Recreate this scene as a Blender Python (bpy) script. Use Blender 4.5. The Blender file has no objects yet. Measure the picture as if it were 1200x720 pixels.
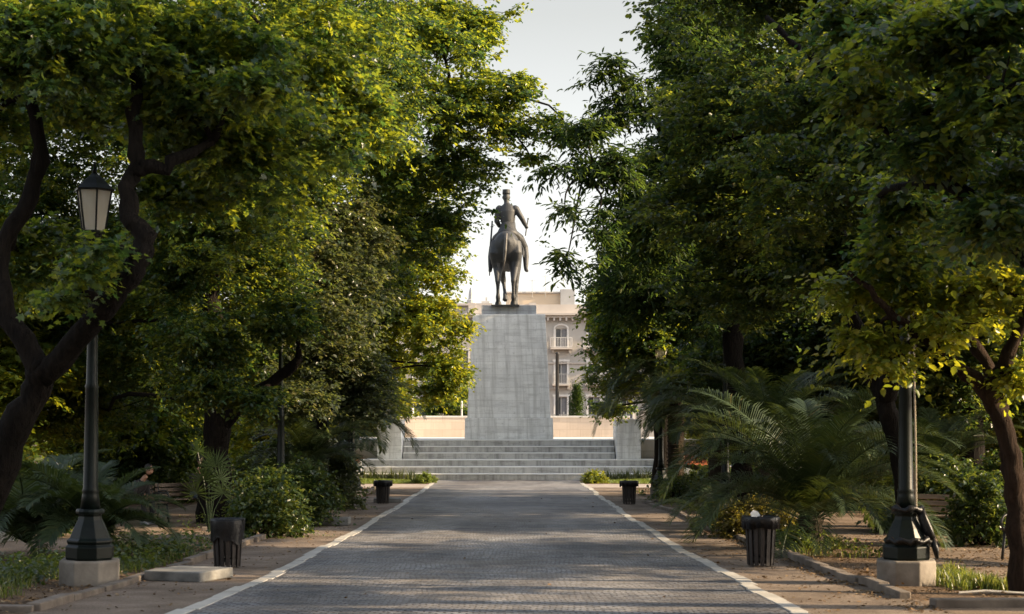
import bpy, bmesh, math, random
import numpy as np
from mathutils import Vector, Matrix

R = math.radians
S = bpy.context.scene
COL = S.collection
rng = np.random.default_rng(7)
random.seed(7)

# ------------------------------------------------------------------ camera frame
F = 1800.0          # focal length in pixels of the 1200 px wide photograph
HZ = 500.0          # horizon row
CZ = 2.0            # camera height


def depth(y):
    """how far the ground lies below the eye at distance y"""
    if y < 15:
        y0 = max(y, -6)
        return 1.83 - 0.03 * (15 - y0)
    return 2.34 - 0.51 * math.exp(-(y - 15) / 16.0)


def gz(y):
    return CZ - depth(y)


def P(px, py, Y):
    return Vector(((px - 600) / F * Y, Y, CZ + (HZ - py) / F * Y))


def GX(px, Y):
    return (px - 600) / F * Y


# ------------------------------------------------------------------ materials
def new_mat(name):
    m = bpy.data.materials.new(name)
    m.use_nodes = True
    nt = m.node_tree
    b = nt.nodes['Principled BSDF']
    return m, nt, b


def ramp(nt, fac, stops):
    r = nt.nodes.new('ShaderNodeValToRGB')
    el = r.color_ramp.elements
    el[0].position, el[0].color = stops[0][0], (*stops[0][1], 1)
    el[1].position, el[1].color = stops[-1][0], (*stops[-1][1], 1)
    for p, c in stops[1:-1]:
        e = el.new(p)
        e.color = (*c, 1)
    if fac is not None:
        nt.links.new(fac, r.inputs[0])
    return r.outputs[0]


def coords(nt, scale=(1, 1, 1), kind='Object'):
    tc = nt.nodes.new('ShaderNodeTexCoord')
    mp = nt.nodes.new('ShaderNodeMapping')
    mp.inputs['Scale'].default_value = scale
    nt.links.new(tc.outputs[kind], mp.inputs[0])
    return mp.outputs[0]


def noise(nt, vec, scale, detail=4, rough=.55):
    n = nt.nodes.new('ShaderNodeTexNoise')
    n.inputs['Scale'].default_value = scale
    n.inputs['Detail'].default_value = detail
    n.inputs['Roughness'].default_value = rough
    nt.links.new(vec, n.inputs['Vector'])
    return n.outputs['Fac']


def mixc(nt, fac, a, b, mode='MIX'):
    m = nt.nodes.new('ShaderNodeMix')
    m.data_type = 'RGBA'
    m.blend_type = mode
    for s, v in ((m.inputs[0], fac), (m.inputs[6], a), (m.inputs[7], b)):
        if hasattr(v, 'links') or isinstance(v, bpy.types.NodeSocket):
            nt.links.new(v, s)
        elif isinstance(v, (int, float)):
            s.default_value = v
        else:
            s.default_value = (*v, 1)
    return m.outputs[2]


def bump(nt, b, h, strength=.4, dist=.02):
    bp = nt.nodes.new('ShaderNodeBump')
    bp.inputs['Strength'].default_value = strength
    bp.inputs['Distance'].default_value = dist
    nt.links.new(h, bp.inputs['Height'])
    nt.links.new(bp.outputs[0], b.inputs['Normal'])


def simple(name, c1, c2, scale=3, rough=.7, metal=0.0, bstr=.3, bdist=.01, stretch=(1, 1, 1), detail=6, spec=.5):
    m, nt, b = new_mat(name)
    v = coords(nt, stretch)
    n = noise(nt, v, scale, detail)
    col = ramp(nt, n, [(.3, c1), (.7, c2)])
    nt.links.new(col, b.inputs['Base Color'])
    b.inputs['Roughness'].default_value = rough
    b.inputs['Metallic'].default_value = metal
    b.inputs['Specular IOR Level'].default_value = spec
    if bstr:
        bump(nt, b, noise(nt, v, scale * 6, 5), bstr, bdist)
    return m


def leaf_mat(name, dark, light, yellow, tr_a, tr_b, tfac=.5, rough=.33, spec=.5, k=.74):
    """two-sided leaf: reflects and lets light through; tint is the leaf's own shade of green"""
    m, nt, b = new_mat(name)
    dark, light = [tuple(x * k for x in c_) for c_ in (dark, light)]
    at = nt.nodes.new('ShaderNodeAttribute')
    at.attribute_name = 'tint'
    c = ramp(nt, at.outputs['Fac'], [(0, dark), (.6, light), (.9, light), (1, yellow)])
    t = ramp(nt, at.outputs['Fac'], [(0, tr_a), (1, tr_b)])
    nt.links.new(c, b.inputs['Base Color'])
    b.inputs['Roughness'].default_value = rough
    b.inputs['Specular IOR Level'].default_value = spec
    tl = nt.nodes.new('ShaderNodeBsdfTranslucent')
    nt.links.new(t, tl.inputs[0])
    mx = nt.nodes.new('ShaderNodeMixShader')
    mx.inputs[0].default_value = tfac
    nt.links.new(b.outputs[0], mx.inputs[1])
    nt.links.new(tl.outputs[0], mx.inputs[2])
    nt.links.new(mx.outputs[0], nt.nodes['Material Output'].inputs[0])
    return m


M = {}
M['maple'] = leaf_mat('maple_leaf', (.026, .06, .03), (.043, .095, .044), (.13, .14, .025), (.11, .21, .035), (.52, .55, .03))
M['elm'] = leaf_mat('elm_leaf', (.024, .056, .03), (.038, .08, .04), (.11, .11, .025), (.09, .18, .035), (.45, .48, .03))
M['hackberry'] = leaf_mat('long_leaf', (.02, .042, .018), (.032, .062, .022), (.08, .09, .022), (.05, .1, .02), (.15, .21, .025), rough=.55, spec=.2)
M['brownish'] = leaf_mat('browned_leaf', (.045, .055, .022), (.075, .075, .028), (.15, .11, .035), (.2, .19, .025), (.34, .26, .035))
M['dim'] = leaf_mat('dim_leaf', (.024, .05, .026), (.041, .073, .034), (.1, .095, .03), (.075, .14, .03), (.33, .36, .03))
M['grey_leaf'] = leaf_mat('grey_green_leaf', (.06, .085, .055), (.1, .125, .075), (.16, .15, .07), (.14, .19, .05), (.26, .27, .06))
M['bright'] = leaf_mat('bright_leaf', (.055, .1, .022), (.09, .14, .025), (.19, .18, .03), (.3, .35, .02), (.6, .55, .03), k=1)
M['palm'] = leaf_mat('palm_leaflet', (.02, .036, .017), (.042, .066, .029), (.1, .1, .04), (.055, .09, .015), (.14, .17, .025), tfac=.28, rough=.45, spec=.35, k=1.0)
M['shrub'] = leaf_mat('shrub_leaf', (.03, .062, .022), (.06, .1, .03), (.14, .15, .03), (.09, .15, .025), (.25, .28, .03), tfac=.38, k=.68)
M['grass'] = leaf_mat('grass_blade', (.05, .08, .022), (.09, .125, .032), (.2, .17, .07), (.2, .28, .03), (.42, .4, .06), tfac=.4, k=.9)
M['lawn'] = leaf_mat('lawn_blade', (.07, .11, .02), (.12, .16, .03), (.2, .2, .05), (.2, .28, .03), (.32, .36, .05), tfac=.35, k=1.2)
M['litter'] = leaf_mat('dry_leaf', (.1, .06, .03), (.2, .13, .07), (.32, .24, .15), (.1, .06, .02), (.2, .13, .05), tfac=.12, rough=.8, spec=.2, k=1)


def bark(name, a, c):
    m, nt, b = new_mat(name)
    v = coords(nt, (9, 9, 1.6))
    n = noise(nt, v, 2.2, 8, .65)
    n2 = noise(nt, coords(nt, (1, 1, 1)), 1.1, 3)
    col = ramp(nt, n, [(.32, a), (.7, c)])
    col = mixc(nt, n2, col, tuple(x * .6 for x in a), 'MIX')
    nt.links.new(col, b.inputs['Base Color'])
    b.inputs['Roughness'].default_value = .9
    b.inputs['Specular IOR Level'].default_value = .12
    bump(nt, b, n, 1.0, .09)
    return m


M['bark'] = bark('dark_bark', (.005, .004, .0035), (.036, .028, .022))
M['bark_red'] = bark('reddish_bark', (.022, .014, .01), (.09, .056, .038))
M['palm_bark'] = bark('palm_bark', (.05, .04, .03), (.13, .1, .075))


def mat_cobble():
    m, nt, b = new_mat('cobble_setts')
    v = coords(nt)
    br = nt.nodes.new('ShaderNodeTexBrick')
    br.inputs['Scale'].default_value = 1
    br.inputs['Brick Width'].default_value = .105
    br.inputs['Row Height'].default_value = .092
    br.inputs['Mortar Size'].default_value = .011
    br.inputs['Mortar Smooth'].default_value = .4
    br.inputs['Bias'].default_value = 0
    br.inputs['Color1'].default_value = (.15, .16, .18, 1)
    br.inputs['Color2'].default_value = (.36, .366, .385, 1)
    br.inputs['Mortar'].default_value = (.06, .057, .06, 1)
    # setts are laid slightly wavy
    wob = nt.nodes.new('ShaderNodeTexNoise')
    wob.inputs['Scale'].default_value = .9
    wob.inputs['Detail'].default_value = 2
    nt.links.new(v, wob.inputs['Vector'])
    add = nt.nodes.new('ShaderNodeMix')
    add.data_type = 'VECTOR'
    add.inputs[0].default_value = .2
    nt.links.new(v, add.inputs[4])
    nt.links.new(wob.outputs['Color'], add.inputs[5])
    nt.links.new(add.outputs[1], br.inputs['Vector'])
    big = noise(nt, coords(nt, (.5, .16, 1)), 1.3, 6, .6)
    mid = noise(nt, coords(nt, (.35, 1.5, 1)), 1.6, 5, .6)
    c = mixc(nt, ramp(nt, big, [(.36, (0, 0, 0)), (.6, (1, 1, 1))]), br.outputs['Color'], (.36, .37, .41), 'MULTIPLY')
    c = mixc(nt, ramp(nt, mid, [(.4, (0, 0, 0)), (.75, (.75, .75, .75))]), c, (.25, .215, .18))
    nt.links.new(c, b.inputs['Base Color'])
    b.inputs['Roughness'].default_value = .62
    b.inputs['Specular IOR Level'].default_value = .35
    inv = nt.nodes.new('ShaderNodeMath')
    inv.operation = 'SUBTRACT'
    inv.inputs[0].default_value = 1
    nt.links.new(br.outputs['Fac'], inv.inputs[1])
    h = nt.nodes.new('ShaderNodeMath')
    h.operation = 'ADD'
    nt.links.new(inv.outputs[0], h.inputs[0])
    nt.links.new(noise(nt, v, 9, 4), h.inputs[1])
    bump(nt, b, h.outputs[0], .75, .02)
    return m


def mat_ground(name, cols, scale=.8, fine=40, bstr=.6, bd=.02):
    m, nt, b = new_mat(name)
    v = coords(nt)
    n1 = noise(nt, v, scale, 7, .62)
    n2 = noise(nt, v, fine, 3, .7)
    c = ramp(nt, n1, [(.32, cols[0]), (.5, cols[1]), (.68, cols[2])])
    sp = ramp(nt, n2, [(.38, (.45, .45, .45)), (.62, (1.25, 1.22, 1.18))])
    c = mixc(nt, .75, c, sp, 'MULTIPLY')
    nt.links.new(c, b.inputs['Base Color'])
    b.inputs['Roughness'].default_value = .95
    b.inputs['Specular IOR Level'].default_value = .2
    bump(nt, b, n2, bstr, bd)
    return m


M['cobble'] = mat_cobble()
M['margin'] = mat_ground('gritty_margin', [(.13, .1, .08), (.2, .16, .128), (.28, .225, .185)], 1.2, 55)
M['soil'] = mat_ground('bed_soil', [(.07, .046, .03), (.14, .096, .064), (.21, .15, .1)], .9, 26, .9, .05)
M['side_dirt'] = mat_ground('trodden_dirt', [(.13, .095, .068), (.2, .15, .11), (.28, .215, .16)], .7, 40)
M['cross'] = mat_ground('pale_paving', [(.3, .26, .24), (.38, .33, .3), (.45, .4, .36)], 1.0, 30, .3)
M['lawn_soil'] = mat_ground('lawn_soil', [(.06, .08, .025), (.09, .11, .03), (.12, .13, .04)], 2, 40)
M['asphalt'] = mat_ground('asphalt', [(.045, .045, .047), (.055, .055, .056), (.07, .068, .066)], .5, 60)
M['edge_stone'] = simple('edge_stone', (.3, .285, .26), (.5, .48, .44), 2.2, .75, bstr=.35)
M['kerb_stone'] = simple('kerb_stone', (.085, .068, .055), (.2, .165, .135), 3.5, .9, bstr=.6)
M['concrete'] = simple('weathered_concrete', (.11, .108, .102), (.25, .245, .23), 4.5, .9, bstr=.5)
M['plinth'] = simple('old_plinth_stone', (.13, .11, .09), (.3, .265, .225), 3.0, .9, bstr=.5)
M['iron'] = simple('green_black_iron', (.002, .004, .0035), (.006, .011, .009), 6, .4, .0, bstr=.15, spec=.22)
M['black_iron'] = simple('black_iron', (.012, .012, .012), (.03, .028, .027), 8, .45, .0, bstr=.15)
M['bronze'] = simple('patinated_bronze', (.022, .025, .028), (.05, .05, .05), 2.5, .6, .1, bstr=.25, bdist=.02)
M['bronze_pale'] = simple('pale_bronze', (.05, .05, .048), (.12, .11, .1), 3, .5, .3, bstr=.2)  # paler bronze, used on the tail
M['bin_slat'] = simple('dark_bin_slat', (.012, .009, .008), (.032, .022, .018), 9, .6, bstr=.3, stretch=(3, 3, .5))
M['bag'] = simple('black_plastic', (.005, .005, .006), (.011, .011, .013), 5, .38, bstr=.3, bdist=.03, spec=.35)
M['paper'] = simple('crumpled_paper', (.55, .55, .55), (.75, .74, .72), 9, .7)
M['cloth_dark'] = simple('dark_cloth', (.012, .012, .014), (.03, .028, .03), 9, .95)
M['cloth_blue'] = simple('denim', (.05, .07, .11), (.1, .13, .18), 14, .95)
M['skin'] = simple('skin', (.3, .17, .11), (.38, .22, .15), 10, .55, bstr=.05)
M['hair'] = simple('dark_hair', (.008, .006, .005), (.018, .013, .01), 30, .7, stretch=(4, 4, 1))
M['shoe'] = simple('grey_shoe', (.16, .16, .17), (.3, .3, .31), 9, .7)
M['wood'] = simple('bench_wood', (.2, .13, .08), (.36, .25, .16), 5, .65, stretch=(.6, 8, 8), bstr=.3)
M['wood_dark'] = simple('bench_wood_dark', (.06, .04, .028), (.11, .075, .05), 5, .65, stretch=(.6, 8, 8), bstr=.3)
M['rope'] = simple('beige_cable', (.3, .25, .18), (.42, .36, .27), 20, .8)
M['red_soil'] = mat_ground('red_bed_soil', [(.3, .09, .045), (.42, .13, .06), (.5, .19, .09)], 1.5, 20)
M['bulb'] = simple('white_bulb', (.75, .74, .7), (.8, .79, .76), 5, .3, bstr=0)
M['green_iron'] = simple('fence_iron', (.03, .04, .035), (.06, .07, .06), 8, .5)


def mat_glass_frost():
    m, nt, b = new_mat('dusty_lantern_glass')
    n = noise(nt, coords(nt, (3, 3, 1)), 3, 5)
    c = ramp(nt, n, [(.3, (.86, .8, .68)), (.7, (.97, .95, .88))])
    nt.links.new(c, b.inputs['Base Color'])
    b.inputs['Roughness'].default_value = .25
    tl = nt.nodes.new('ShaderNodeBsdfTranslucent')
    nt.links.new(c, tl.inputs[0])
    mx = nt.nodes.new('ShaderNodeMixShader')
    mx.inputs[0].default_value = .55
    nt.links.new(b.outputs[0], mx.inputs[1])
    nt.links.new(tl.outputs[0], mx.inputs[2])
    tp = nt.nodes.new('ShaderNodeBsdfTransparent')
    m2 = nt.nodes.new('ShaderNodeMixShader')
    m2.inputs[0].default_value = .12
    nt.links.new(mx.outputs[0], m2.inputs[1])
    nt.links.new(tp.outputs[0], m2.inputs[2])
    nt.links.new(m2.outputs[0], nt.nodes['Material Output'].inputs[0])
    return m


M['lantern_glass'] = mat_glass_frost()


def mat_marble(name, base, dark, bw, rh, mortar=.012, streak=.5, mcol=(.3, .29, .28), axis='XZ'):
    """stone blocks in courses with runoff streaks and stains"""
    m, nt, b = new_mat(name)
    tc = nt.nodes.new('ShaderNodeTexCoord')
    sp = nt.nodes.new('ShaderNodeSeparateXYZ')
    nt.links.new(tc.outputs['Object'], sp.inputs[0])
    ad = nt.nodes.new('ShaderNodeMath')
    ad.operation = 'ADD'
    nt.links.new(sp.outputs['X'], ad.inputs[0])
    nt.links.new(sp.outputs['Y'], ad.inputs[1])
    cb = nt.nodes.new('ShaderNodeCombineXYZ')
    nt.links.new(ad.outputs[0], cb.inputs[0])
    nt.links.new(sp.outputs['Z'], cb.inputs[1])
    br = nt.nodes.new('ShaderNodeTexBrick')
    nt.links.new(cb.outputs[0], br.inputs['Vector'])
    br.inputs['Scale'].default_value = 1
    br.inputs['Brick Width'].default_value = bw
    br.inputs['Row Height'].default_value = rh
    br.inputs['Mortar Size'].default_value = mortar
    br.inputs['Bias'].default_value = 0
    br.inputs['Color1'].default_value = (*base, 1)
    br.inputs['Color2'].default_value = (*[x * .86 for x in base], 1)
    br.inputs['Mortar'].default_value = (*mcol, 1)
    # vertical runoff streaks
    mp = nt.nodes.new('ShaderNodeMapping')
    mp.inputs['Scale'].default_value = (2.4, .16, 1)
    nt.links.new(cb.outputs[0], mp.inputs[0])
    n = noise(nt, mp.outputs[0], 1.5, 6, .62)
    f = ramp(nt, n, [(.46, (0, 0, 0)), (.72, (streak,) * 3)])
    c = mixc(nt, f, br.outputs['Color'], dark)
    mp2 = nt.nodes.new('ShaderNodeMapping')
    mp2.inputs['Scale'].default_value = (.5, 2.5, 1)
    nt.links.new(cb.outputs[0], mp2.inputs[0])
    n2 = noise(nt, mp2.outputs[0], 1.6, 7, .65)
    f2 = ramp(nt, n2, [(.5, (0, 0, 0)), (.72, (streak * .8,) * 3)])
    c = mixc(nt, f2, c, dark)
    nt.links.new(c, b.inputs['Base Color'])
    n3 = noise(nt, tc.outputs['Object'], 7, 6, .7)
    c = mixc(nt, ramp(nt, n3, [(.56, (0, 0, 0)), (.75, (streak * .9,) * 3)]), c, dark)
    nt.links.new(c, b.inputs['Base Color'])
    b.inputs['Roughness'].default_value = .7
    b.inputs['Specular IOR Level'].default_value = .3
    iv = nt.nodes.new('ShaderNodeMath')
    iv.operation = 'SUBTRACT'
    iv.inputs[0].default_value = 1
    nt.links.new(br.outputs['Fac'], iv.inputs[1])
    bump(nt, b, iv.outputs[0], .2, .01)
    return m


M['marble'] = mat_marble('grey_marble_courses', (.88, .875, .855), (.42, .41, .39), 1.5, .3, .008, .85, (.64, .63, .61))
M['marble_cap'] = mat_marble('stained_marble', (.42, .43, .44), (.2, .2, .2), 1.4, .5, .01, .8)
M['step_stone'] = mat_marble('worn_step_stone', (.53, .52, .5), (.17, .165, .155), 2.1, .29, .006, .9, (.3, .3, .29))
M['tread'] = simple('sky_lit_tread_marble', (.72, .71, .69), (.85, .84, .82), 1.2, .6, bstr=.1)  # paler than the risers: sky light on the treads put into the colour
M['pale_stone'] = mat_marble('pale_marble', (.7, .68, .64), (.42, .4, .37), 1.3, .6, .008, .3)
M['warm_stone'] = mat_marble('sun_tinted_limestone', (.66, .55, .45), (.42, .34, .27), 1.1, .42, .008, .35, (.5, .38, .28))  # warm tint also stands in for low orange sun on the parapet
M['facade'] = simple('cream_facade', (.42, .395, .365), (.5, .475, .44), .35, .9, bstr=.05)
M['facade_trim'] = simple('facade_trim', (.5, .455, .41), (.6, .55, .5), .6, .9, bstr=.05)
M['facade_warm'] = simple('ochre_render', (.64, .52, .38), (.7, .58, .44), .5, .9, bstr=.05)
M['hut'] = simple('grey_render', (.4, .4, .4), (.5, .5, .49), .8, .9, bstr=.1)
M['shutter'] = simple('grey_shutter', (.16, .16, .17), (.25, .25, .26), 2, .6, stretch=(1, 1, 14))
M['pane'] = simple('dark_pane', (.06, .065, .07), (.12, .125, .13), 1.2, .12, bstr=0)
M['white_frame'] = simple('white_paint', (.7, .68, .65), (.8, .78, .75), 3, .6, bstr=0)
M['galv'] = simple('grey_post', (.32, .32, .32), (.5, .5, .49), 3, .5, .2)
M['concrete_white'] = simple('white_kerb', (.62, .6, .57), (.78, .76, .72), 2, .8)

# ------------------------------------------------------------------ mesh helpers


class MB:
    def __init__(self):
        self.v = []
        self.f = []

    def add(self, vs, fs):
        o = len(self.v)
        self.v += [tuple(v) for v in vs]
        self.f += [tuple(i + o for i in f) for f in fs]
        return self

    def box(self, c, s, rz=0, rot=None):
        hx, hy, hz = s[0] / 2, s[1] / 2, s[2] / 2
        m = rot or Matrix.Rotation(rz, 3, 'Z')
        c = Vector(c)
        vs = [c + m @ Vector((x * hx, y * hy, z * hz)) for z in (-1, 1) for x, y in ((-1, -1), (1, -1), (1, 1), (-1, 1))]
        return self.add(vs, [(3, 2, 1, 0), (4, 5, 6, 7), (0, 1, 5, 4), (1, 2, 6, 5), (2, 3, 7, 6), (3, 0, 4, 7)])

    def lathe(self, prof, n=12, c=(0, 0, 0), ph=0.0, sx=1, sy=1):
        vs, fs = [], []
        for r, z in prof:
            for k in range(n):
                a = ph + 2 * math.pi * k / n
                vs.append((c[0] + r * sx * math.cos(a), c[1] + r * sy * math.sin(a), c[2] + z))
        for i in range(len(prof) - 1):
            for k in range(n):
                a, b_ = i * n + k, i * n + (k + 1) % n
                fs.append((a, b_, b_ + n, a + n))
        fs.append(tuple(range(n - 1, -1, -1)))
        fs.append(tuple((len(prof) - 1) * n + k for k in range(n)))
        return self.add(vs, fs)

    def tube(self, pts, rad, n=8, up=(0, 0, 1)):
        """rad: one number, list of numbers or list of (a, b)"""
        pts = [Vector(p) for p in pts]
        L = len(pts)
        if isinstance(rad, (int, float)):
            rad = [rad] * L
        vs, fs = [], []
        prev = None
        for i, p in enumerate(pts):
            t = (pts[min(i + 1, L - 1)] - pts[max(i - 1, 0)]).normalized()
            if prev is None:
                u = Vector(up)
                x = t.cross(u)
                if x.length < .05:
                    x = t.cross(Vector((0, 1, 0)))
                x.normalize()
            else:
                x = (prev - t * prev.dot(t)).normalized()
            prev = x
            y = x.cross(t)
            r = rad[i]
            a, b_ = r if isinstance(r, tuple) else (r, r)
            for k in range(n):
                an = 2 * math.pi * k / n
                vs.append(p + x * (a * math.cos(an)) + y * (b_ * math.sin(an)))
        for i in range(L - 1):
            for k in range(n):
                a, b_ = i * n + k, i * n + (k + 1) % n
                fs.append((a, b_, b_ + n, a + n))
        fs.append(tuple(range(n - 1, -1, -1)))
        fs.append(tuple((L - 1) * n + k for k in range(n)))
        return self.add(vs, fs)

    def ball(self, c, r, n=12, m=8, rot=None):
        if isinstance(r, (int, float)):
            r = (r, r, r)
        c = Vector(c)
        vs, fs = [], []
        for i in range(m + 1):
            th = math.pi * i / m
            for k in range(n):
                a = 2 * math.pi * k / n
                q = Vector((r[0] * math.sin(th) * math.cos(a), r[1] * math.sin(th) * math.sin(a), r[2] * math.cos(th)))
                vs.append(c + (rot @ q if rot else q))
        for i in range(m):
            for k in range(n):
                a, b_ = i * n + k, i * n + (k + 1) % n
                fs.append((a, a + n, b_ + n, b_))
        return self.add(vs, fs)

    def prism(self, poly, y0, y1):
        """poly in XZ, extruded along y"""
        n = len(poly)
        vs = [(x, y0, z) for x, z in poly] + [(x, y1, z) for x, z in poly]
        fs = [tuple(range(n)), tuple(range(2 * n - 1, n - 1, -1))]
        for k in range(n):
            j = (k + 1) % n
            fs.append((k, k + n, j + n, j))
        return self.add(vs, fs)

    def build(self, name, mat, parent=None, smooth=False, bevel=0, loc=None, remesh=0, smooth_it=0):
        me = bpy.data.meshes.new(name)
        me.from_pydata(self.v, [], self.f)
        bm = bmesh.new()
        bm.from_mesh(me)
        bmesh.ops.recalc_face_normals(bm, faces=bm.faces)
        bm.to_mesh(me)
        bm.free()
        me.materials.append(mat)
        o = bpy.data.objects.new(name, me)
        COL.objects.link(o)
        if parent:
            o.parent = parent
        if loc:
            o.location = loc
        if smooth:
            me.polygons.foreach_set('use_smooth', [True] * len(me.polygons))
        if bevel:
            md = o.modifiers.new('b', 'BEVEL')
            md.width = bevel
            md.segments = 2
            md.limit_method = 'ANGLE'
        if remesh:
            md = o.modifiers.new('r', 'REMESH')
            md.mode = 'VOXEL'
            md.voxel_size = remesh
            md.use_smooth_shade = True
            if smooth_it:
                md = o.modifiers.new('s', 'SMOOTH')
                md.iterations = smooth_it
                md.factor = .5
        return o


def tag(o, label=None, cat=None, group=None, kind=None):
    if label:
        o['label'] = label
    if cat:
        o['category'] = cat
    if group:
        o['group'] = group
    if kind:
        o['kind'] = kind
    return o


def empty(name, loc, label, cat, group=None, rz=0):
    o = bpy.data.objects.new(name, None)
    COL.objects.link(o)
    o.location = loc
    o.rotation_euler = (0, 0, rz)
    return tag(o, label, cat, group)


def copy_tree(o, parent=None):
    c = o.copy()
    COL.objects.link(c)
    if parent:
        c.parent = parent
    for ch in list(o.children):
        copy_tree(ch, c)
    return c


def np_mesh(name, V, Fq, mat, parent=None, tint=None, smooth=False):
    """V (n,3), Fq (m,k) all faces with the same number of corners"""
    me = bpy.data.meshes.new(name)
    n, (m, k) = len(V), Fq.shape
    me.vertices.add(n)
    me.vertices.foreach_set('co', np.ascontiguousarray(V, dtype=np.float32).ravel())
    me.loops.add(m * k)
    me.loops.foreach_set('vertex_index', np.ascontiguousarray(Fq, dtype=np.int32).ravel())
    me.polygons.add(m)
    me.polygons.foreach_set('loop_start', np.arange(0, m * k, k, dtype=np.int32))
    me.polygons.foreach_set('loop_total', np.full(m, k, dtype=np.int32))
    if smooth:
        me.polygons.foreach_set('use_smooth', np.ones(m, dtype=bool))
    me.update(calc_edges=True)
    if tint is not None:
        a = me.attributes.new('tint', 'FLOAT', 'FACE')
        a.data.foreach_set('value', np.ascontiguousarray(tint, dtype=np.float32))
    me.materials.append(mat)
    o = bpy.data.objects.new(name, me)
    COL.objects.link(o)
    if parent:
        o.parent = parent
    return o


# leaf outlines: local x = width, y = length (0..1), z = fold height
LEAF = {
    'ovate': (np.array([(0, 0, 0), (-.3, .3, .07), (-.26, .65, .06), (0, 1, -.06), (.26, .65, .06), (.3, .3, .07)]),
              np.array([(0, 3, 2, 1), (0, 5, 4, 3)])),
    'long': (np.array([(0, 0, 0), (-.15, .3, .04), (-.12, .65, .03), (0, 1, -.1), (.12, .65, .03), (.15, .3, .04)]),
             np.array([(0, 3, 2, 1), (0, 5, 4, 3)])),
    'lobed': (np.array([(0, 0, 0), (-.42, .12, .05), (-.22, .42, .03), (-.5, .62, .05), (-.14, .66, .02), (0, 1.05, -.06),
                        (.14, .66, .02), (.5, .62, .05), (.22, .42, .03), (.42, .12, .05)]),
              np.array([(0, 4, 2, 1), (0, 5, 4, 4), (2, 4, 3, 3), (0, 9, 8, 6), (0, 6, 5, 5), (8, 7, 6, 6)])),
}


def norm(a):
    return a / np.maximum(np.linalg.norm(a, axis=-1, keepdims=True), 1e-9)


def place_leaves(pos, ax, nrm, size, kind):
    """leaf templates at pos with length axis ax, facing nrm"""
    tv, tf = LEAF[kind]
    y = norm(ax)
    z = norm(nrm - y * np.sum(nrm * y, -1, keepdims=True))
    x = np.cross(y, z)
    V = pos[:, None, :] + size[:, None, None] * (tv[None, :, 0:1] * x[:, None, :] + tv[None, :, 1:2] * y[:, None, :] + tv[None, :, 2:3] * z[:, None, :])
    n, k = len(pos), len(tv)
    Fq = (tf[None] + (np.arange(n) * k)[:, None, None]).reshape(-1, tf.shape[1])
    return V.reshape(-1, 3), Fq, len(tf)


def clean_quads(Fq):
    return Fq


def sprays(C, rad, size, g, kind='ovate', twigs=7, per=11, droop=.25, flat=.35, hang=0.0, base_tint=None):
    """leafy twigs radiating from clump centres C (n,3)"""
    n = len(C)
    az = g.uniform(0, 2 * np.pi, (n, twigs))
    el = g.normal(0, flat, (n, twigs))
    D = np.stack([np.cos(az) * np.cos(el), np.sin(az) * np.cos(el), np.sin(el)], -1)
    Lr = rad * np.where(g.uniform(0, 1, (n, twigs, 1)) < .12, g.uniform(1.3, 1.9, (n, twigs, 1)), g.uniform(.45, 1.2, (n, twigs, 1)))
    t = (np.arange(per) + .7) / per
    T = np.broadcast_to(t[None, None, :], (n, twigs, per))[..., None] + g.normal(0, .04, (n, twigs, per, 1))
    pos = C[:, None, None, :] + D[:, :, None, :] * (Lr[:, :, None, :] * T)
    pos[..., 2] -= (droop * Lr[..., 0][..., None] * T[..., 0] ** 2) + hang * Lr[..., 0][..., None] * T[..., 0] ** 2
    pos = pos + g.normal(0, .05 * rad, pos.shape)
    side = np.where(np.arange(per) % 2 == 0, 1., -1.)[None, None, :, None]
    lat = np.stack([-D[..., 1], D[..., 0], np.zeros_like(az)], -1)[:, :, None, :]
    ax = D[:, :, None, :] * .75 + lat * side * .8 + g.normal(0, .35, pos.shape)
    ax[..., 2] -= .35 + hang * 1.2
    nm = np.zeros_like(pos)
    nm[..., 2] = 1
    nm = nm + g.normal(0, .5, pos.shape) + D[:, :, None, :] * .25
    s = size * g.uniform(.45, 1.5, pos.shape[:3])
    pos, ax, nm, s = pos.reshape(-1, 3), ax.reshape(-1, 3), nm.reshape(-1, 3), s.reshape(-1)
    ct = g.uniform(.1, .8, n) if base_tint is None else base_tint
    tint = np.repeat(ct, twigs * per) + g.normal(0, .3, len(s))
    V, Fq, k = place_leaves(pos, ax, nm, s, kind)
    return V, Fq, np.repeat(np.clip(tint, 0, 1), k)


def limb(mb, a, b, r0, r1, g, n=6, seg=6, sag=.0, wig=.06):
    a, b = Vector(a), Vector(b)
    L = (b - a).length
    pts = []
    w1 = Vector(g.normal(0, wig * L, 3))
    w2 = Vector(g.normal(0, wig * .6 * L, 3))
    for i in range(seg + 1):
        t = i / seg
        p = a.lerp(b, t) + w1 * math.sin(math.pi * t) + w2 * math.sin(2 * math.pi * t)
        p.z += sag * L * math.sin(math.pi * t)
        pts.append(p)
    mb.tube(pts, [r0 + (r1 - r0) * (i / seg) ** .8 for i in range(seg + 1)], n)
    return pts


def smooth_path(pts, rad, sub=5):
    pts = [Vector(p) for p in pts]
    out, rr = [], []
    n = len(pts)
    for i in range(n - 1):
        p0, p1, p2, p3 = pts[max(i - 1, 0)], pts[i], pts[i + 1], pts[min(i + 2, n - 1)]
        for k in range(sub):
            t = k / sub
            out.append(.5 * ((2 * p1) + (p2 - p0) * t + (2 * p0 - 5 * p1 + 4 * p2 - p3) * t * t + (3 * p1 - p0 - 3 * p2 + p3) * t ** 3))
            rr.append(rad[i] + (rad[i + 1] - rad[i]) * t)
    out.append(pts[-1])
    rr.append(rad[-1])
    return out, rr


LEAF_AREA = {'ovate': .42, 'long': .2, 'lobed': .42}


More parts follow.
